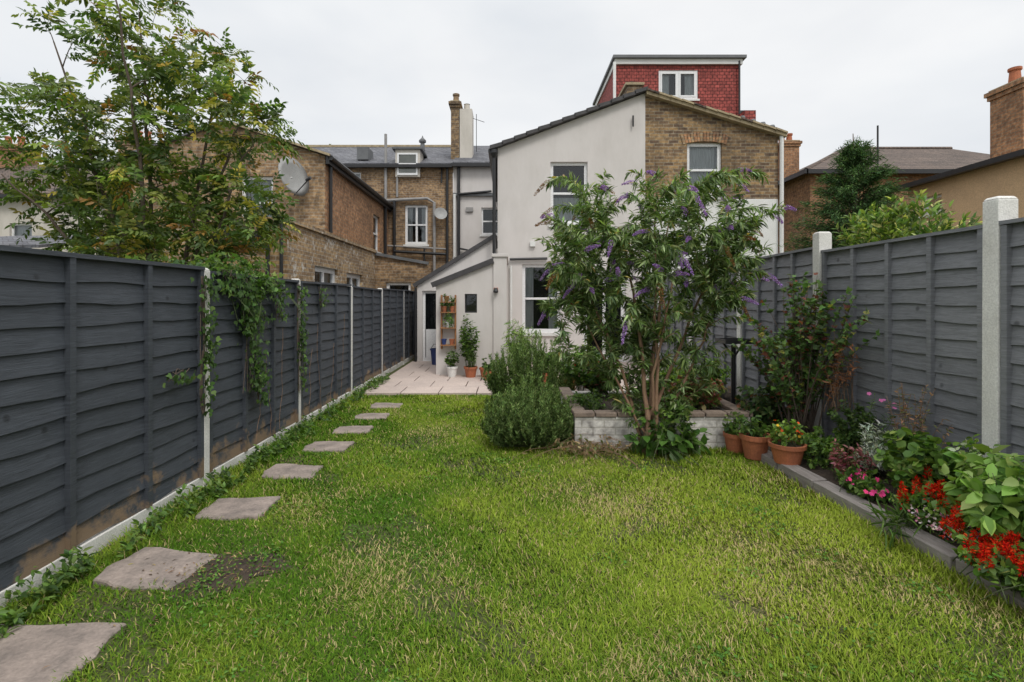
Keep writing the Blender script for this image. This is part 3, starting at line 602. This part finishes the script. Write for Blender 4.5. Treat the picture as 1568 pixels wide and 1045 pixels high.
mb=MB(); chimney(mb,-19.2,-18.2,19,19.8,5.5,7.3,'brickred',2); chimney(mb,-14.5,-13.5,19,19.8,5.5,7.5,'brick',3); mb.tube([(-19.3,19,7),(-19.3,19,8.2)],.015,'black'); mb.tube([(-19.6,19,8),(-19,19,8.1)],.012,'black'); mb.build('chimney',g)
g=empty('garden_outbuilding'); mb=MB(); mb.box(-12.5,-9.2,10,13,0,2.5,'render2'); mb.build('walls',g); mb=MB(); roofq(mb,[(-12.7,9.8,2.5),(-9,9.8,2.5),(-9,13.2,3.1),(-12.7,13.2,3.1)],'slate'); mb.build('roof',g)

# ------------------------------------------------------------------ raised planter
g=empty('raised_brick_planter'); mb=MB(); x0,x1,y0,y1,h=.66,2.42,5.12,6.6,.33; t=.11
mb.box(x0,x1,y0,y0+t,0,h,'whitebrick'); mb.box(x0,x0+t,y0+t,y1,0,h,'whitebrick'); mb.box(x1-t,x1,y0+t,y1,0,h,'whitebrick'); mb.box(x0+t,x1-t,y1-t,y1,0,h,'whitebrick'); mb.build('walls',g,.006)
mb=MB(); 
xx=x0-.01
while xx<x1:
    mb.box(xx,min(xx+.21,x1+.02),y0-.015,y0+t+.01,h,h+.045+random.uniform(0,.006),'coping'); xx+=.22
yy=y0+t+.02
while yy<y1:
    mb.box(x0-.015,x0+t+.01,yy,min(yy+.21,y1),h,h+.05,'coping'); mb.box(x1-t-.01,x1+.015,yy,min(yy+.21,y1),h,h+.05,'coping'); yy+=.22
mb.build('coping',g,.008); mb=MB(); mb.box(x0+t,x1-t,y0+t,y1-t,0,h-.02,'soil'); mb.build('soil',g)

mb=MB(); mb.hexa([(2.42,5.1,0),(3.1,5.1,0),(3.1,7.8,0),(2.42,7.8,0),(2.42,5.1,.12),(3.1,5.1,.2),(3.1,7.8,.2),(2.42,7.8,.12)],'soil')
mb.hexa([(2.54,1.0,0),(3.1,1.0,0),(3.1,5.1,0),(2.33,5.1,0),(2.54,1.0,.07),(3.1,1.0,.14),(3.1,5.1,.14),(2.33,5.1,.07)],'soil'); mb.build('flower_bed_soil')
mb=MB(); yy=1.2
while yy<5.2:
    l=random.uniform(.42,.6); ya=yy; yb=yy+l-.015; f=lambda y:2.45-(y-2.4)*.06; j=random.uniform(-.012,.012)
    mb.hexa([(f(ya)+j,ya,-.02),(f(ya)+.12+j,ya,-.02),(f(yb)+.12+j,yb,-.02),(f(yb)+j,yb,-.02),(f(ya)+j,ya,.095),(f(ya)+.12+j,ya,.105),(f(yb)+.12+j,yb,.10),(f(yb)+j,yb,.095)],'timber'); yy+=l
mb.build('bed_edging',None,.006)

# ------------------------------------------------------------------ pots
def pot(x,y,z,r,h,mt='terra',soil=True,name='plant_pot',parent=None):
    g=parent or empty(name); mb=MB()
    mb.lathe((x,y,z),[(0,.002),(r*.68,0),(r*.9,h*.8),(r*.9,h*.8),(r,h*.8),(r*1.02,h),(r*.9,h),(r*.86,h*.85)],mt,24); mb.lathe((x,y,z),[(r*.88,h*.86),(0,h*.88)],'soil',24); mb.build('pot',g,smooth=False)
    return g
GREEN=[(.07,.13,.025,3),(.11,.18,.035,2),(.04,.08,.02,2)]
LIME=[(.14,.24,.04,3),(.09,.16,.03,2),(.22,.29,.07,1)]
DK=[(.035,.07,.02,3),(.06,.10,.028,3),(.09,.13,.035,1)]
for (x,y,r,h,z) in ((2.22,5.02,.11,.2,.0),(2.30,4.78,.135,.22,.03),(2.42,4.45,.15,.17,.09)):
    g=pot(x,y,z,r,h); bush('p',(x,y,z+h*.85),ell(x,y,z+h+.08,r*1.1,r*1.1,.13,22,.4),GREEN if r<.14 else LIME,260,.05,.028,parent=g,r0=.003)
    if r>.14: 
        n=26; P=ell(x,y,z+h+.12,r*.9,r*.9,.1,n,.5); inst('flowers',T_ROUND,P,rng.normal(size=(n,3)),rng.normal(size=(n,3)),.025,.022,cols(n,[(.6,.1,.03,1),(.6,.35,.04,1)]),'petal',g)
g=pot(-1.08,9.75,.04,.11,.2,'paint'); bush('p',(-1.08,9.75,.2),ell(-1.08,9.75,.4,.15,.15,.18,20),GREEN,300,.06,.03,parent=g,r0=.003)
g=pot(-.72,9.7,.04,.13,.2); bush('p',(-.72,9.7,.2),np.concatenate([ell(-.75,9.75,.75,.22,.15,.45,30,.2),ell(-.85,9.8,.9,.15,.1,.6,16,.2)]),GREEN,1400,.07,.03,parent=g,r0=.004)
pot(-.44,9.72,.04,.12,.18)
g=pot(-.35,9.3,.04,.12,.18); bush('p',(-.35,9.3,.2),ell(-.35,9.3,.35,.15,.15,.15,20),DK,300,.05,.03,parent=g,r0=.003)
for (x,y,r,h,m) in ((.9,7.9,.16,.26,'terra'),(1.25,8.3,.2,.3,'pipegrey'),(.62,8.6,.15,.25,'terra'),(2.75,6.9,.17,.26,'pipegrey')):
    g=pot(x,y,.04,r,h,m); bush('p',(x,y,h),ell(x,y,h+.3,.26,.24,.24,34,.3),GREEN if m=='terra' else LIME,700,.06,.034,parent=g,r0=.004)
g=empty('planting_trough'); mb=MB(); 
mb.box(1.75,2.25,6.15,6.33,.35,.37,'pipegrey')
for a in ((1.75,2.25,6.15,6.165),(1.75,2.25,6.315,6.33),(1.75,1.765,6.165,6.315),(2.235,2.25,6.165,6.315)): mb.box(*a,.37,.53,'pipegrey')
mb.box(1.765,2.235,6.165,6.315,.37,.50,'soil'); mb.build('trough',g); bush('p',(2,6.24,.5),ell(2,6.24,.6,.27,.12,.14,36),LIME,500,.05,.03,parent=g,r0=.003,spread=.12)
g=empty('plant_shelf'); mb=MB(); 
for z in (.62,.95,1.25,1.45): mb.box(-1.32,-1.02,9.84,9.98,z,z+.02,'wood')
mb.box(-1.32,-1.29,9.93,9.99,.55,1.6,'wood'); mb.box(-1.05,-1.02,9.93,9.99,.55,1.6,'wood')
for (x,z,m) in ((-1.24,1.27,'terra'),(-1.10,1.27,'terra'),(-1.17,.97,'paint'),(-1.2,1.47,'wood'),(-1.1,.64,'terra'),(-1.25,.64,'blue')):
    mb.lathe((x,9.89,z),[(.035,0),(.05,.09),(.055,.09),(.055,.11),(.03,.11),(0,.1)],m,12)
mb.build('shelf',g); bush('p',(-1.17,9.88,1.3),np.concatenate([ell(-1.17,9.85,1.5,.17,.07,.12,25),ell(-1.15,9.85,1.05,.14,.07,.12,20)]),GREEN,300,.05,.03,parent=g,r0=.002)
g=empty('blue_bucket'); mb=MB(); mb.lathe((-1.62,11.6,.04),[(0,0),(.12,0),(.15,.32),(.165,.33),(.165,.36),(.14,.36),(.13,.1)],'blue',16); mb.tube([(-1.77,11.6,.38),(-1.7,11.6,.5),(-1.54,11.6,.5),(-1.47,11.6,.38)],.008,'pipegrey'); mb.build('bucket',g)
g=empty('bird_table'); mb=MB(); mb.tube([(2.72,6.2,.1),(2.72,6.2,.98)],.028,'black',10); mb.box(2.56,2.9,6.05,6.35,.98,1.0,'black')
for a in ((2.56,2.9,6.05,6.065),(2.56,2.9,6.335,6.35),(2.56,2.575,6.065,6.335),(2.885,2.9,6.065,6.335)): mb.box(*a,1.0,1.03,'black')
mb.beam((2.72,6.2,.8),(2.84,6.2,.975),.02,.02,'black',(0,1,0)); mb.beam((2.72,6.2,.8),(2.6,6.2,.975),.02,.02,'black',(0,1,0)); mb.build('table',g)

# ------------------------------------------------------------------ left tree
def big_tree():
    g=empty('ash_tree'); K=6/784; px=lambda p:(p-779)*K; pz=lambda y:1.5+(460-y)*K
    base=np.array([px(240),6.0,0.]); mb=MB(); nodes=[]
    stems=[((235,250),(215,20),.0),((280,240),(300,50),.3),((190,260),(130,90),-.2),((300,300),(370,140),.1),((150,310),(40,160),.2),((250,260),(255,40),-.4),((320,330),(400,230),-.1),((170,330),(80,290),-.3)]
    def addpath(p,r0,r1,k=6):
        n=len(p); mb.tube(p,[r0+(r1-r0)*i/(n-1) for i in range(n)],'bark',k)
        for i in range(1,n): nodes.append((p[i],r0+(r1-r0)*i/(n-1)))
    for (a,b_,dy) in stems:
        p0=base+rng.normal(0,.07,3)*np.array([1,1,0]); p1=np.array([px(a[0]),6+dy*.6,pz(a[1])-.3]); p2=np.array([px(b_[0]),6+dy*2,pz(b_[1])])
        p=bez(p0,p1,p2,14)+rng.normal(0,.015,(14,3)); p[0]=p0; addpath(p,.036,.007)
    T=[]
    for (cx,cy,rx,ry,n,dy) in ((230,60,85,70,36,0),(290,105,80,70,32,.2),(60,165,50,42,22,.1),(35,215,35,35,8,.1),(350,180,72,65,38,0),(190,200,130,90,46,0),(215,300,150,75,80,0),(370,330,58,80,40,0),(90,310,60,55,30,.2),(240,375,160,35,60,0),(150,60,40,45,12,0),(395,190,22,30,8,0)):
        T.append(ell(px(cx),6+dy,pz(cy),rx*K,.75,ry*K,n,.3))
    T=np.concatenate(T); T=T[np.argsort(np.linalg.norm(T-base,axis=1))]
    sites=[]
    for t in T:
        P=np.array([n[0] for n in nodes]); c=np.linalg.norm(P-t,axis=1)+np.maximum(0,P[:,2]-t[2]+.1)*1.5
        i=int(np.argmin(c)); p0=P[i]; r=min(nodes[i][1]*.75,.012); v=t-p0; l=np.linalg.norm(v)
        if l<.05: continue
        p=bez(p0,p0+v*.5+np.array([0,0,.18])*l,t,6); addpath(p,r,.003,5); sites.append(p)
    mb.build('trunk_and_branches',g,smooth=True)
    P,A,C=along(sites,2200,.2,.2,.7,.8,.0,.3)
    n=len(P); A=nrm(A); Ln=rng.uniform(.16,.32,n)
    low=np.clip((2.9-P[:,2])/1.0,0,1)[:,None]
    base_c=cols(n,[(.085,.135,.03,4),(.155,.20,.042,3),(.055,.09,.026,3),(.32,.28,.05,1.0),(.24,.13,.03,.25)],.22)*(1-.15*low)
    B=nrm(np.cross(A,C)); Cn=np.cross(B,A)
    lp=[];la=[];lc=[];ll=[];lcol=[]
    for j in range(11):
        s=(j//2+1)/5.5 if j<10 else 1.0; side=0 if j==10 else (1 if j%2 else -1)
        q=P+A*(Ln*min(s,1))[:,None]+np.array([0,0,-.34])*(Ln*s*s)[:,None]
        d=A*(.55 if side else 1)+B*side*.85+np.array([0,0,-.38])+rng.normal(0,.17,(n,3))
        lp.append(q);la.append(d);lc.append(Cn+rng.normal(0,.35,(n,3)));ll.append(Ln*rng.uniform(.24,.36,n));lcol.append(base_c*(1+rng.normal(0,.12,(n,1))))
    lp=np.concatenate(lp);la=np.concatenate(la);lc=np.concatenate(lc);ll=np.concatenate(ll);lcol=np.concatenate(lcol)
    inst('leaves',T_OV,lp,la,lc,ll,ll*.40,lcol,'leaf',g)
    inst('leaf_stalks',T_NEED,P,A+np.array([0,0,-.12]),C,Ln,.004,cols(n,[(.1,.12,.03,1)]),'leaf',g)
big_tree()
bush('privet_hedge',(-3.6,5.6,.3),np.concatenate([ell(-3.6,5.8,1.55,.9,.35,.38,70),ell(-2.95,5.0,1.6,.35,.3,.28,30),ell(-5.5,6.6,1.8,1.2,.4,.5,60)]),GREEN+[(.14,.17,.03,2)],8500,.065,.034,r0=.008,spread=.3)

# ------------------------------------------------------------------ buddleia
def buddleia():
    K=5.15/784; px=lambda p:(p-779)*K; pz=lambda y:1.5+(460-y)*K
    T=[]
    for (cx,cy,rx,ry,n) in ((965,340,115,85,100),(1065,335,95,80,76),(900,390,80,75,64),(990,440,140,95,130),(1105,420,60,80,44),(930,510,90,75,78),(1040,550,85,85,50),(865,440,45,55,26),(1000,620,65,40,18),(1120,380,45,60,22)):
        T.append(ell(px(cx),5.25,pz(cy),rx*K,.66 if cy<500 else .35,ry*K,n,.35))
    T=np.concatenate(T); g=empty('butterfly_bush'); base=np.array([px(990),5.02,0.]); mb=MB(); nodes=[]
    def addpath(p,r0,r1,k=6):
        n=len(p); mb.tube(p,[r0+(r1-r0)*i/(n-1) for i in range(n)],'barkred',k)
        for i in range(1,n): nodes.append((p[i],r0+(r1-r0)*i/(n-1)))
    for (a,b_,dy,r) in (((985,520),(960,360),.1,.028),((1010,520),(1040,340),.3,.03),((965,560),(880,400),.2,.022),((1040,520),(1110,390),.1,.024),((1000,500),(1000,320),-.1,.022),((950,600),(900,500),0,.016),((1050,590),(1100,480),.1,.016),((990,560),(1020,430),-.3,.02)):
        p0=base+rng.normal(0,.06,3)*np.array([1,.7,0]); p=bez(p0,np.array([px(a[0]),5.1+dy*.5,pz(a[1])]),np.array([px(b_[0]),5.2+dy,pz(b_[1])]),12)+rng.normal(0,.012,(12,3)); p[0]=p0; addpath(p,r,.007,8)
    T=T[np.argsort(np.linalg.norm(T-base,axis=1))]; S=[]
    for t in T:
        P=np.array([n[0] for n in nodes]); c=np.linalg.norm(P-t,axis=1)+np.maximum(0,P[:,2]-t[2]+.1)*1.5
        i=int(np.argmin(c)); p0=P[i]; v=t-p0; l=np.linalg.norm(v)
        if l<.04: continue
        p=bez(p0,p0+v*.5+np.array([0,0,.28])*l,t,6); addpath(p,min(nodes[i][1]*.7,.008),.002,5); S.append(p)
    wands=[]
    for _ in range(60):
        P=np.array([n[0] for n in nodes if n[0][2]>1.3]); p0=P[rng.integers(len(P))]
        o=np.array([p0[0]-px(995),(p0[1]-5.2),0])*1.0+rng.normal(0,.25,3)*[1,.7,0]; o/=max(np.linalg.norm(o),.05); l=rng.uniform(.22,.42)
        p2=p0+o*l+np.array([0,0,rng.uniform(-.08,.28)])
        if p2[0]>px(1180) or p2[0]<px(825) or p2[2]>pz(245): continue
        p=bez(p0,p0+o*l*.4+np.array([0,0,.24]),p2,8); mb.tube(p,[.0035*(1-.6*i/7) for i in range(8)],'greenstem',5); wands.append(p)
    mb.build('trunk_and_branches',g,smooth=True)
    n=30000; P,A,C=along(S+wands+wands,n,.05,.1,.6,.75,-.38,.45); s=rng.uniform(.05,.12,n)
    inst('leaves',T_LAN,P,A,C,s,s*.21,cols(n,[(.10,.15,.045,4),(.15,.215,.07,3),(.06,.10,.032,3),(.27,.33,.17,1.8),(.30,.24,.07,.2)],.2),'leaf',g)
    ends=[p for p in S if p[-1][2]>1.5 and rng.random()<.20]+[p for p in wands if rng.random()<.85]
    fp=[];fa=[];fc=[]
    for p in ends:
        d=p[-1]-p[-2]; d=d/np.linalg.norm(d)+np.array([0,0,-.05])*rng.random(); d/=np.linalg.norm(d); l=rng.uniform(.10,.19); brown=rng.random()<.36
        m=210; t=rng.random(m); rr=.020*(1-t*.85); o=nrm(rng.normal(size=(m,3)))
        fp.append(p[-1]+d*(t*l)[:,None]+np.array([0,0,-.05])*(t*t)[:,None]+o*rr[:,None]); fa.append(o+d*.5); fc.append(cols(m,[(.18,.09,.035,1),(.26,.14,.06,1)],gain=1) if brown else cols(m,[(.36,.20,.55,2),(.28,.14,.45,1),(.50,.36,.66,1)],gain=1))
    fp=np.concatenate(fp); inst('flower_spikes',T_SIMPLE,fp,np.concatenate(fa),rng.normal(size=fp.shape),.013,.009,np.concatenate(fc),'petal',g)
buddleia()

def rosemary(x,y,rx,ry,h,n,nl,lf=1.0):
    d=rng.uniform(0,2*np.pi,n); r=np.sqrt(rng.random(n)); z=h*np.sqrt(np.clip(1-.85*r**2,0,1))*rng.uniform(.72,1.06,n)
    k=n//3; z[:k]*=rng.uniform(.3,.85,k); r[:k]=rng.uniform(.85,1.1,k)
    T=np.stack([x+np.cos(d)*r*rx,y+np.sin(d)*r*ry,z],1)
    g=empty('rosemary_bush'); mb=MB(); paths=[]
    for t in T:
        q=rng.normal(0,.05,2); p0=np.array([x+(t[0]-x)*.25,y+(t[1]-y)*.25,.0]); p1=np.array([x+(t[0]-x)*1.08+q[0],y+(t[1]-y)*1.08+q[1],t[2]*.45]); p=bez(p0,p1,t,7); paths.append(p); mb.tube(p,[.004*(1-.8*i/6) for i in range(7)],'greenstem',4)
    mb.build('stems',g)
    P,A,C=along(paths,nl,.3,.03,.9,.75,.12,.8)
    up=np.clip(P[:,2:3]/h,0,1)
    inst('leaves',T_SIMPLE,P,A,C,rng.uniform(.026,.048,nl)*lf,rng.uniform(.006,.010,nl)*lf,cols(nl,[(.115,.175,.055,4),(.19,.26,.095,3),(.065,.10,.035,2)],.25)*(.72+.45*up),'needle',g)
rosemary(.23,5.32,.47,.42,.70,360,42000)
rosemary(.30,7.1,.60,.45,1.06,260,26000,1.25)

bush('red_begonia',(1.1,6.3,.33),ell(1.15,6.3,.55,.35,.25,.2,40),GREEN+[(.12,.04,.03,1)],1600,.06,.045,tmpl=T_ROUND,r0=.003)
def blossoms(name,c,r,n,pal,size=.02,parent=None,petals=5):
    P=ell(*c,*r,n,.6); P[:,2]=np.maximum(P[:,2],c[2]-r[2]*.2)
    k=np.repeat(np.arange(n),petals); a=np.tile(np.arange(petals)*2*np.pi/petals,n)+rng.random(n)[k]*3
    nn=nrm(np.array([0,-.5,.8])+rng.normal(0,.4,(n,3)))[k]; u=nrm(np.cross(nn,np.array([1,.2,0.]))); v=np.cross(nn,u)
    A=u*np.cos(a)[:,None]+v*np.sin(a)[:,None]+nn*.2
    cc=cols(n,pal,.12,gain=1.1)[k]
    return inst(name,T_ROUND,P[k],A,nn,size,size*.8,cc,'petal',parent)
g,_=bush('red_geranium',(.95,6.8,.3),ell(1.0,6.9,.62,.35,.3,.22,30),GREEN,900,.06,.05,tmpl=T_ROUND,r0=.003); blossoms('flowers',(1.05,6.75,.66),(.3,.3,.12),22,[(.42,.05,.03,1)],.02,g)
bush('coleus_plant',(2.1,5.6,.33),ell(2.05,5.6,.52,.34,.25,.2,45),[(.24,.08,.06,2),(.09,.13,.03,3),(.28,.22,.09,1)],1500,.06,.035,r0=.004)
bush('strawberry_plant',(1.75,5.9,.33),ell(1.8,5.9,.5,.4,.3,.18,45),LIME,1300,.06,.045,tmpl=T_ROUND,r0=.003)
bush('creeping_thyme',(.85,5.5,.33),ell(.85,5.6,.42,.2,.35,.12,45),GREEN,1300,.03,.018,r0=.003,spread=.15)
bush('small_conifer',(2.2,6.4,.33),ell(2.2,6.4,.6,.2,.2,.3,40),DK,1600,.05,.012,r0=.004)
bush('arum_plant',(1.55,4.98,0),ell(1.55,4.92,.15,.5,.14,.12,44,.3),[(.05,.11,.02,3),(.08,.15,.03,2)],170,.13,.075,tmpl=T_OV,start=.8,r0=.004,spread=.2)
bush('dry_weeds',(.85,4.98,0),ell(.8,4.95,.08,.45,.1,.08,90,.2),[(.3,.22,.12,2),(.10,.12,.04,2)],350,.05,.02,r0=.002,spread=.25,bark='barkred')
bush('vine',(1.5,5.0,.05),ell(1.5,4.98,.36,.42,.1,.26,26,.2),GREEN,400,.06,.055,tmpl=T_LOBE,r0=.003,spread=.2)

# right bed
bush('climbing_rose',(2.85,5.0,.15),np.concatenate([ell(2.85,4.95,1.5,.28,.3,.35,34,.2),ell(2.72,4.9,1.0,.36,.3,.4,40,.2),ell(3.0,4.5,1.3,.1,.4,.3,10,.2),ell(2.7,5.6,1.2,.25,.3,.4,18)]),[(.07,.12,.04,4),(.10,.18,.045,3),(.18,.06,.04,.7),(.22,.22,.05,.6)],3300,.06,.046,tmpl=T_LOBE,r0=.008,tilt=.7)
bush('box_shrub',(2.92,4.35,.12),ell(2.92,4.35,.44,.19,.2,.24,50,.3),DK+[(.08,.14,.03,2)],2400,.035,.022,r0=.004)
bush('fuchsia',(2.7,5.3,.12),ell(2.68,5.25,.45,.34,.3,.32,55),DK+[(.2,.08,.04,.7)],2200,.06,.035,r0=.005)
bush('heuchera',(2.62,4.0,.1),ell(2.64,3.98,.28,.16,.16,.17,36),[(.24,.07,.09,2),(.34,.15,.15,1),(.08,.09,.04,1)],800,.04,.016,r0=.003)
bush('dusty_miller',(2.84,4.05,.1),ell(2.84,3.95,.36,.2,.2,.2,50),[(.42,.45,.40,2),(.30,.34,.29,1)],1500,.045,.013,tmpl=T_LOBE,r0=.003)
g,_=bush('pink_busy_lizzie',(2.56,3.75,.08),ell(2.57,3.7,.16,.13,.3,.11,46),GREEN,1100,.04,.026,r0=.003); blossoms('flowers',(2.55,3.66,.19),(.11,.26,.07),30,[(.75,.08,.28,1)],.018,g)
bush('geranium_leaves',(2.86,3.55,.1),ell(2.84,3.5,.38,.23,.38,.24,75),GREEN+LIME,2400,.055,.05,tmpl=T_ROUND,r0=.003)
bush('mint_patch',(2.9,4.7,.1),ell(2.66,4.35,.22,.18,.4,.16,66),GREEN+LIME,1800,.04,.024,r0=.003,spread=.16)
g,_=bush('white_alyssum',(2.62,3.25,.08),ell(2.58,3.15,.15,.13,.32,.1,50),LIME,1200,.022,.011,r0=.002); blossoms('flowers',(2.57,3.0,.18),(.13,.28,.07),300,[(.75,.62,.64,3),(.6,.25,.38,1)],.008,g,4)
def salvia(x,y,z,n,h,name='red_salvia',r=.17):
    T=np.stack([x+rng.normal(0,r*.6,n),y+rng.normal(0,r,n),z+h*rng.uniform(.6,1,n)],1)
    g,paths=bush(name,(x,y,z),T,GREEN+LIME,n*30,.05,.03,r0=.003,spread=.1,start=.2)
    fp=[];fa=[]
    for p in paths:
        if rng.random()<.66:
            m=80; t=rng.random(m); o=nrm(rng.normal(size=(m,3))); fp.append(p[-1]+np.array([0,0,1])*(t*.10-.02)[:,None]+o*(.022*(1-t*.7))[:,None]); fa.append(o+np.array([0,0,.3]))
    fp=np.concatenate(fp); inst('flowers',T_SIMPLE,fp,np.concatenate(fa),rng.normal(size=fp.shape),.020,.008,cols(len(fp),[(.62,.025,.012,3),(.42,.01,.01,1),(.75,.08,.02,1)],gain=1),'petal',g)
salvia(2.66,3.2,.1,24,.22,r=.15); salvia(2.47,2.50,.09,44,.16,r=.16); salvia(2.76,2.95,.1,10,.24)
bush('hydrangea_bush',(2.70,2.75,.1),np.concatenate([ell(2.70,2.78,.46,.26,.33,.23,56,.5),ell(2.49,2.7,.42,.08,.12,.1,10,.5)]),[(.17,.28,.055,3),(.11,.20,.04,2),(.25,.33,.10,1)],740,.09,.054,tmpl=T_OV,start=.6,r0=.005,droop=-.3,spread=.08)
bush('variegated_plant',(2.95,3.1,.1),ell(2.92,3.15,.46,.18,.28,.22,50),LIME+[(.45,.5,.3,1)],1300,.045,.028,r0=.003)
bush('low_groundcover',(2.8,2.2,.08),ell(2.76,2.3,.16,.28,.7,.1,110,.2),GREEN+LIME,2400,.035,.022,r0=.002,spread=.25)
g,_=bush('pink_busy_lizzie',(2.55,2.25,.1),ell(2.53,2.3,.15,.12,.25,.1,40),GREEN+LIME,1000,.045,.028,r0=.003); blossoms('flowers',(2.50,2.3,.2),(.11,.22,.06),26,[(.75,.08,.25,1)],.017,g)
bush('dried_shrub',(2.98,3.75,.12),ell(2.98,3.75,.62,.13,.3,.32,34,.2),[(.26,.15,.08,2),(.10,.11,.04,1)],460,.035,.012,r0=.003,bark='barkred')
bush('dried_fern',(2.98,4.6,.5),ell(2.95,4.55,1.0,.12,.25,.3,20,.2),[(.28,.12,.06,2)],260,.05,.014,r0=.003,bark='barkred')
g,_=bush('pink_cosmos',(2.95,4.1,.12),ell(2.95,4.1,.5,.12,.25,.25,14,.2),GREEN,230,.05,.008,r0=.002); blossoms('flowers',(2.95,4.1,.65),(.1,.2,.1),5,[(.6,.2,.42,1)],.018,g)
bush('agapanthus_leaves',(2.46,3.15,.09),ell(2.36,3.1,.12,.12,.22,.06,16,.5),GREEN,80,.13,.010,start=.1,r0=.002,spread=.06)

# ivy on left fence
def ivy(name,cells):
    g=empty(name); P=[];mb=MB()
    for (y,z,ry,rz,n) in cells:
        zz=z+rng.uniform(-rz,rz,n); taper=.45+.55*(zz-z+rz)/(2*rz)
        p=np.stack([np.full(n,-2.40)+rng.uniform(-.02,.07,n),y+rng.normal(0,ry,n)*taper,zz],1); P.append(p)
        for _ in range(5):
            a=np.array([-2.42,y+rng.normal(0,ry*.5),z-rz]); b_=np.array([-2.42,y+rng.normal(0,ry*.5),z+rz]); mb.tube(bez(a,(a+b_)/2+rng.normal(0,.05,3)*[0,1,1],b_,6),.004,'bark',4)
    mb.build('stems',g); P=np.concatenate(P); n=len(P)
    A=np.stack([rng.normal(.15,.2,n),rng.normal(0,.55,n),rng.normal(-.8,.4,n)],1); C=np.stack([np.ones(n),rng.normal(0,.35,n),rng.normal(.3,.3,n)],1); s=rng.uniform(.03,.06,n)
    inst('leaves',T_LOBE,P,A,C,s,s*.95,cols(n,[(.04,.08,.02,4),(.07,.13,.03,2),(.12,.20,.05,.8)],.25),'leaf',g)
ivy('ivy',[(4.06,1.35,.05,.34,150),(4.05,.85,.035,.25,60),(4.70,1.45,.13,.25,300),(4.82,1.05,.12,.40,330),(4.95,.70,.06,.2,80),(5.05,1.66,.25,.06,120),(4.45,1.66,.2,.1,130),(5.90,1.3,.05,.38,150),(5.93,.8,.05,.35,90),(3.75,.95,.16,.03,30),(5.35,1.5,.12,.2,90),(6.6,1.55,.12,.12,50)])
bush('ivy_top',(-2.75,4.9,1.3),np.concatenate([ell(-2.55,4.8,1.78,.22,.8,.15,60,.2),ell(-2.7,3.9,1.76,.15,.5,.08,16,.2)]),GREEN,2600,.055,.045,tmpl=T_LOBE,r0=.004,spread=.3)
mb=MB()
for (y0,y1,h) in ((5.2,5.1,1.0),(5.4,5.5,1.2),(6.6,6.5,1.2),(6.9,7.0,.9),(4.9,5.1,.8),(7.4,7.5,1.3),(6.2,6.3,.9)):
    p=[np.array([-2.415,y0,.1])]
    for i in range(12): p.append(np.array([-2.42,p[-1][1]+(y1-y0)/12+random.uniform(-.03,.03),p[-1][2]+(h-.1)/12]))
    mb.tube(p,.0025,'barkred',4)
mb.build('creeper_stems')
T=np.stack([rng.uniform(-2.4,-2.18,240),rng.uniform(1.9,9.5,240),rng.uniform(.04,.17,240)],1)
g=empty('fence_weeds'); paths=[bez(np.array([t[0]-.02,t[1],0]),np.array([t[0],t[1],t[2]*.7]),t+np.array([.03,0,0]),5) for t in T]
P,A,C=along(paths,3400,.1,.05,.5,.9,0,.5); inst('leaves',T_OV,P,A,C,rng.uniform(.025,.065,3400),rng.uniform(.012,.028,3400),cols(3400,GREEN+[(.12,.2,.04,2)]),'leaf',g)
# plants behind right fence
lay=[]
for (z,rr) in ((2.0,.95),(2.3,.92),(2.6,.88),(2.9,.82),(3.15,.66),(3.4,.50),(3.65,.32),(3.85,.18)):
    m=int(20+34*rr); a=rng.uniform(0,2*np.pi,m); q=rng.uniform(.5,1.08,m)*rr
    lay.append(np.stack([5.42+np.cos(a)*q,8+np.sin(a)*q*.8,z+rng.normal(0,.07,m)+.12*q],1))
lay=np.concatenate(lay)
g=empty('pine_tree'); mb=MB(); mb.tube([(5.42,8,0),(5.40,8,2),(5.41,8,3.2),(5.38,8,4.1)],[.07,.05,.03,.006],'bark',8); pts=[]
for t in lay:
    p0=np.array([5.40,8,max(1.2,t[2]-.28)]); p=bez(p0,(p0+t)/2+np.array([0,0,.10]),t,7); mb.tube(p,[.009*(1-.8*i/6) for i in range(7)],'bark',4); pts.append(p)
mb.build('trunk_and_branches',g,smooth=True)
P,A,C=along(pts,38000,.25,.1,.85,.6,-.2,.5,.03); inst('needles',T_SIMPLE,P,A,C,rng.uniform(.05,.10,38000),.013,cols(38000,[(.055,.105,.042,3),(.09,.145,.055,2),(.035,.06,.03,2)]),'needle',g)
bush('laurel_bush',(5.1,6.6,.5),ell(5.15,6.6,2.35,.9,.5,.5,170,.4),[(.15,.21,.045,3),(.08,.14,.035,3),(.40,.40,.14,1)],8500,.10,.036,start=.45,r0=.008,tang=.9,out=.6)
bush('shrub',(3.9,8.8,.4),ell(3.8,9.2,1.9,.6,.6,.35,60,.3),GREEN,2500,.06,.035,r0=.008)
bush('distant_trees',(-8.6,28,5),np.concatenate([ell(-9.6,28,8.9,1.6,1,1.0,60),ell(-7,28,8.6,1.2,1,.8,40)]),DK,4000,.25,.16,r0=.03,start=.4)
bush('potted_bamboo',(.3,9.5,.04),ell(.15,9.5,.75,.3,.25,.5,60,.2),LIME,1800,.1,.016,r0=.004,spread=.12,tmpl=T_LAN)
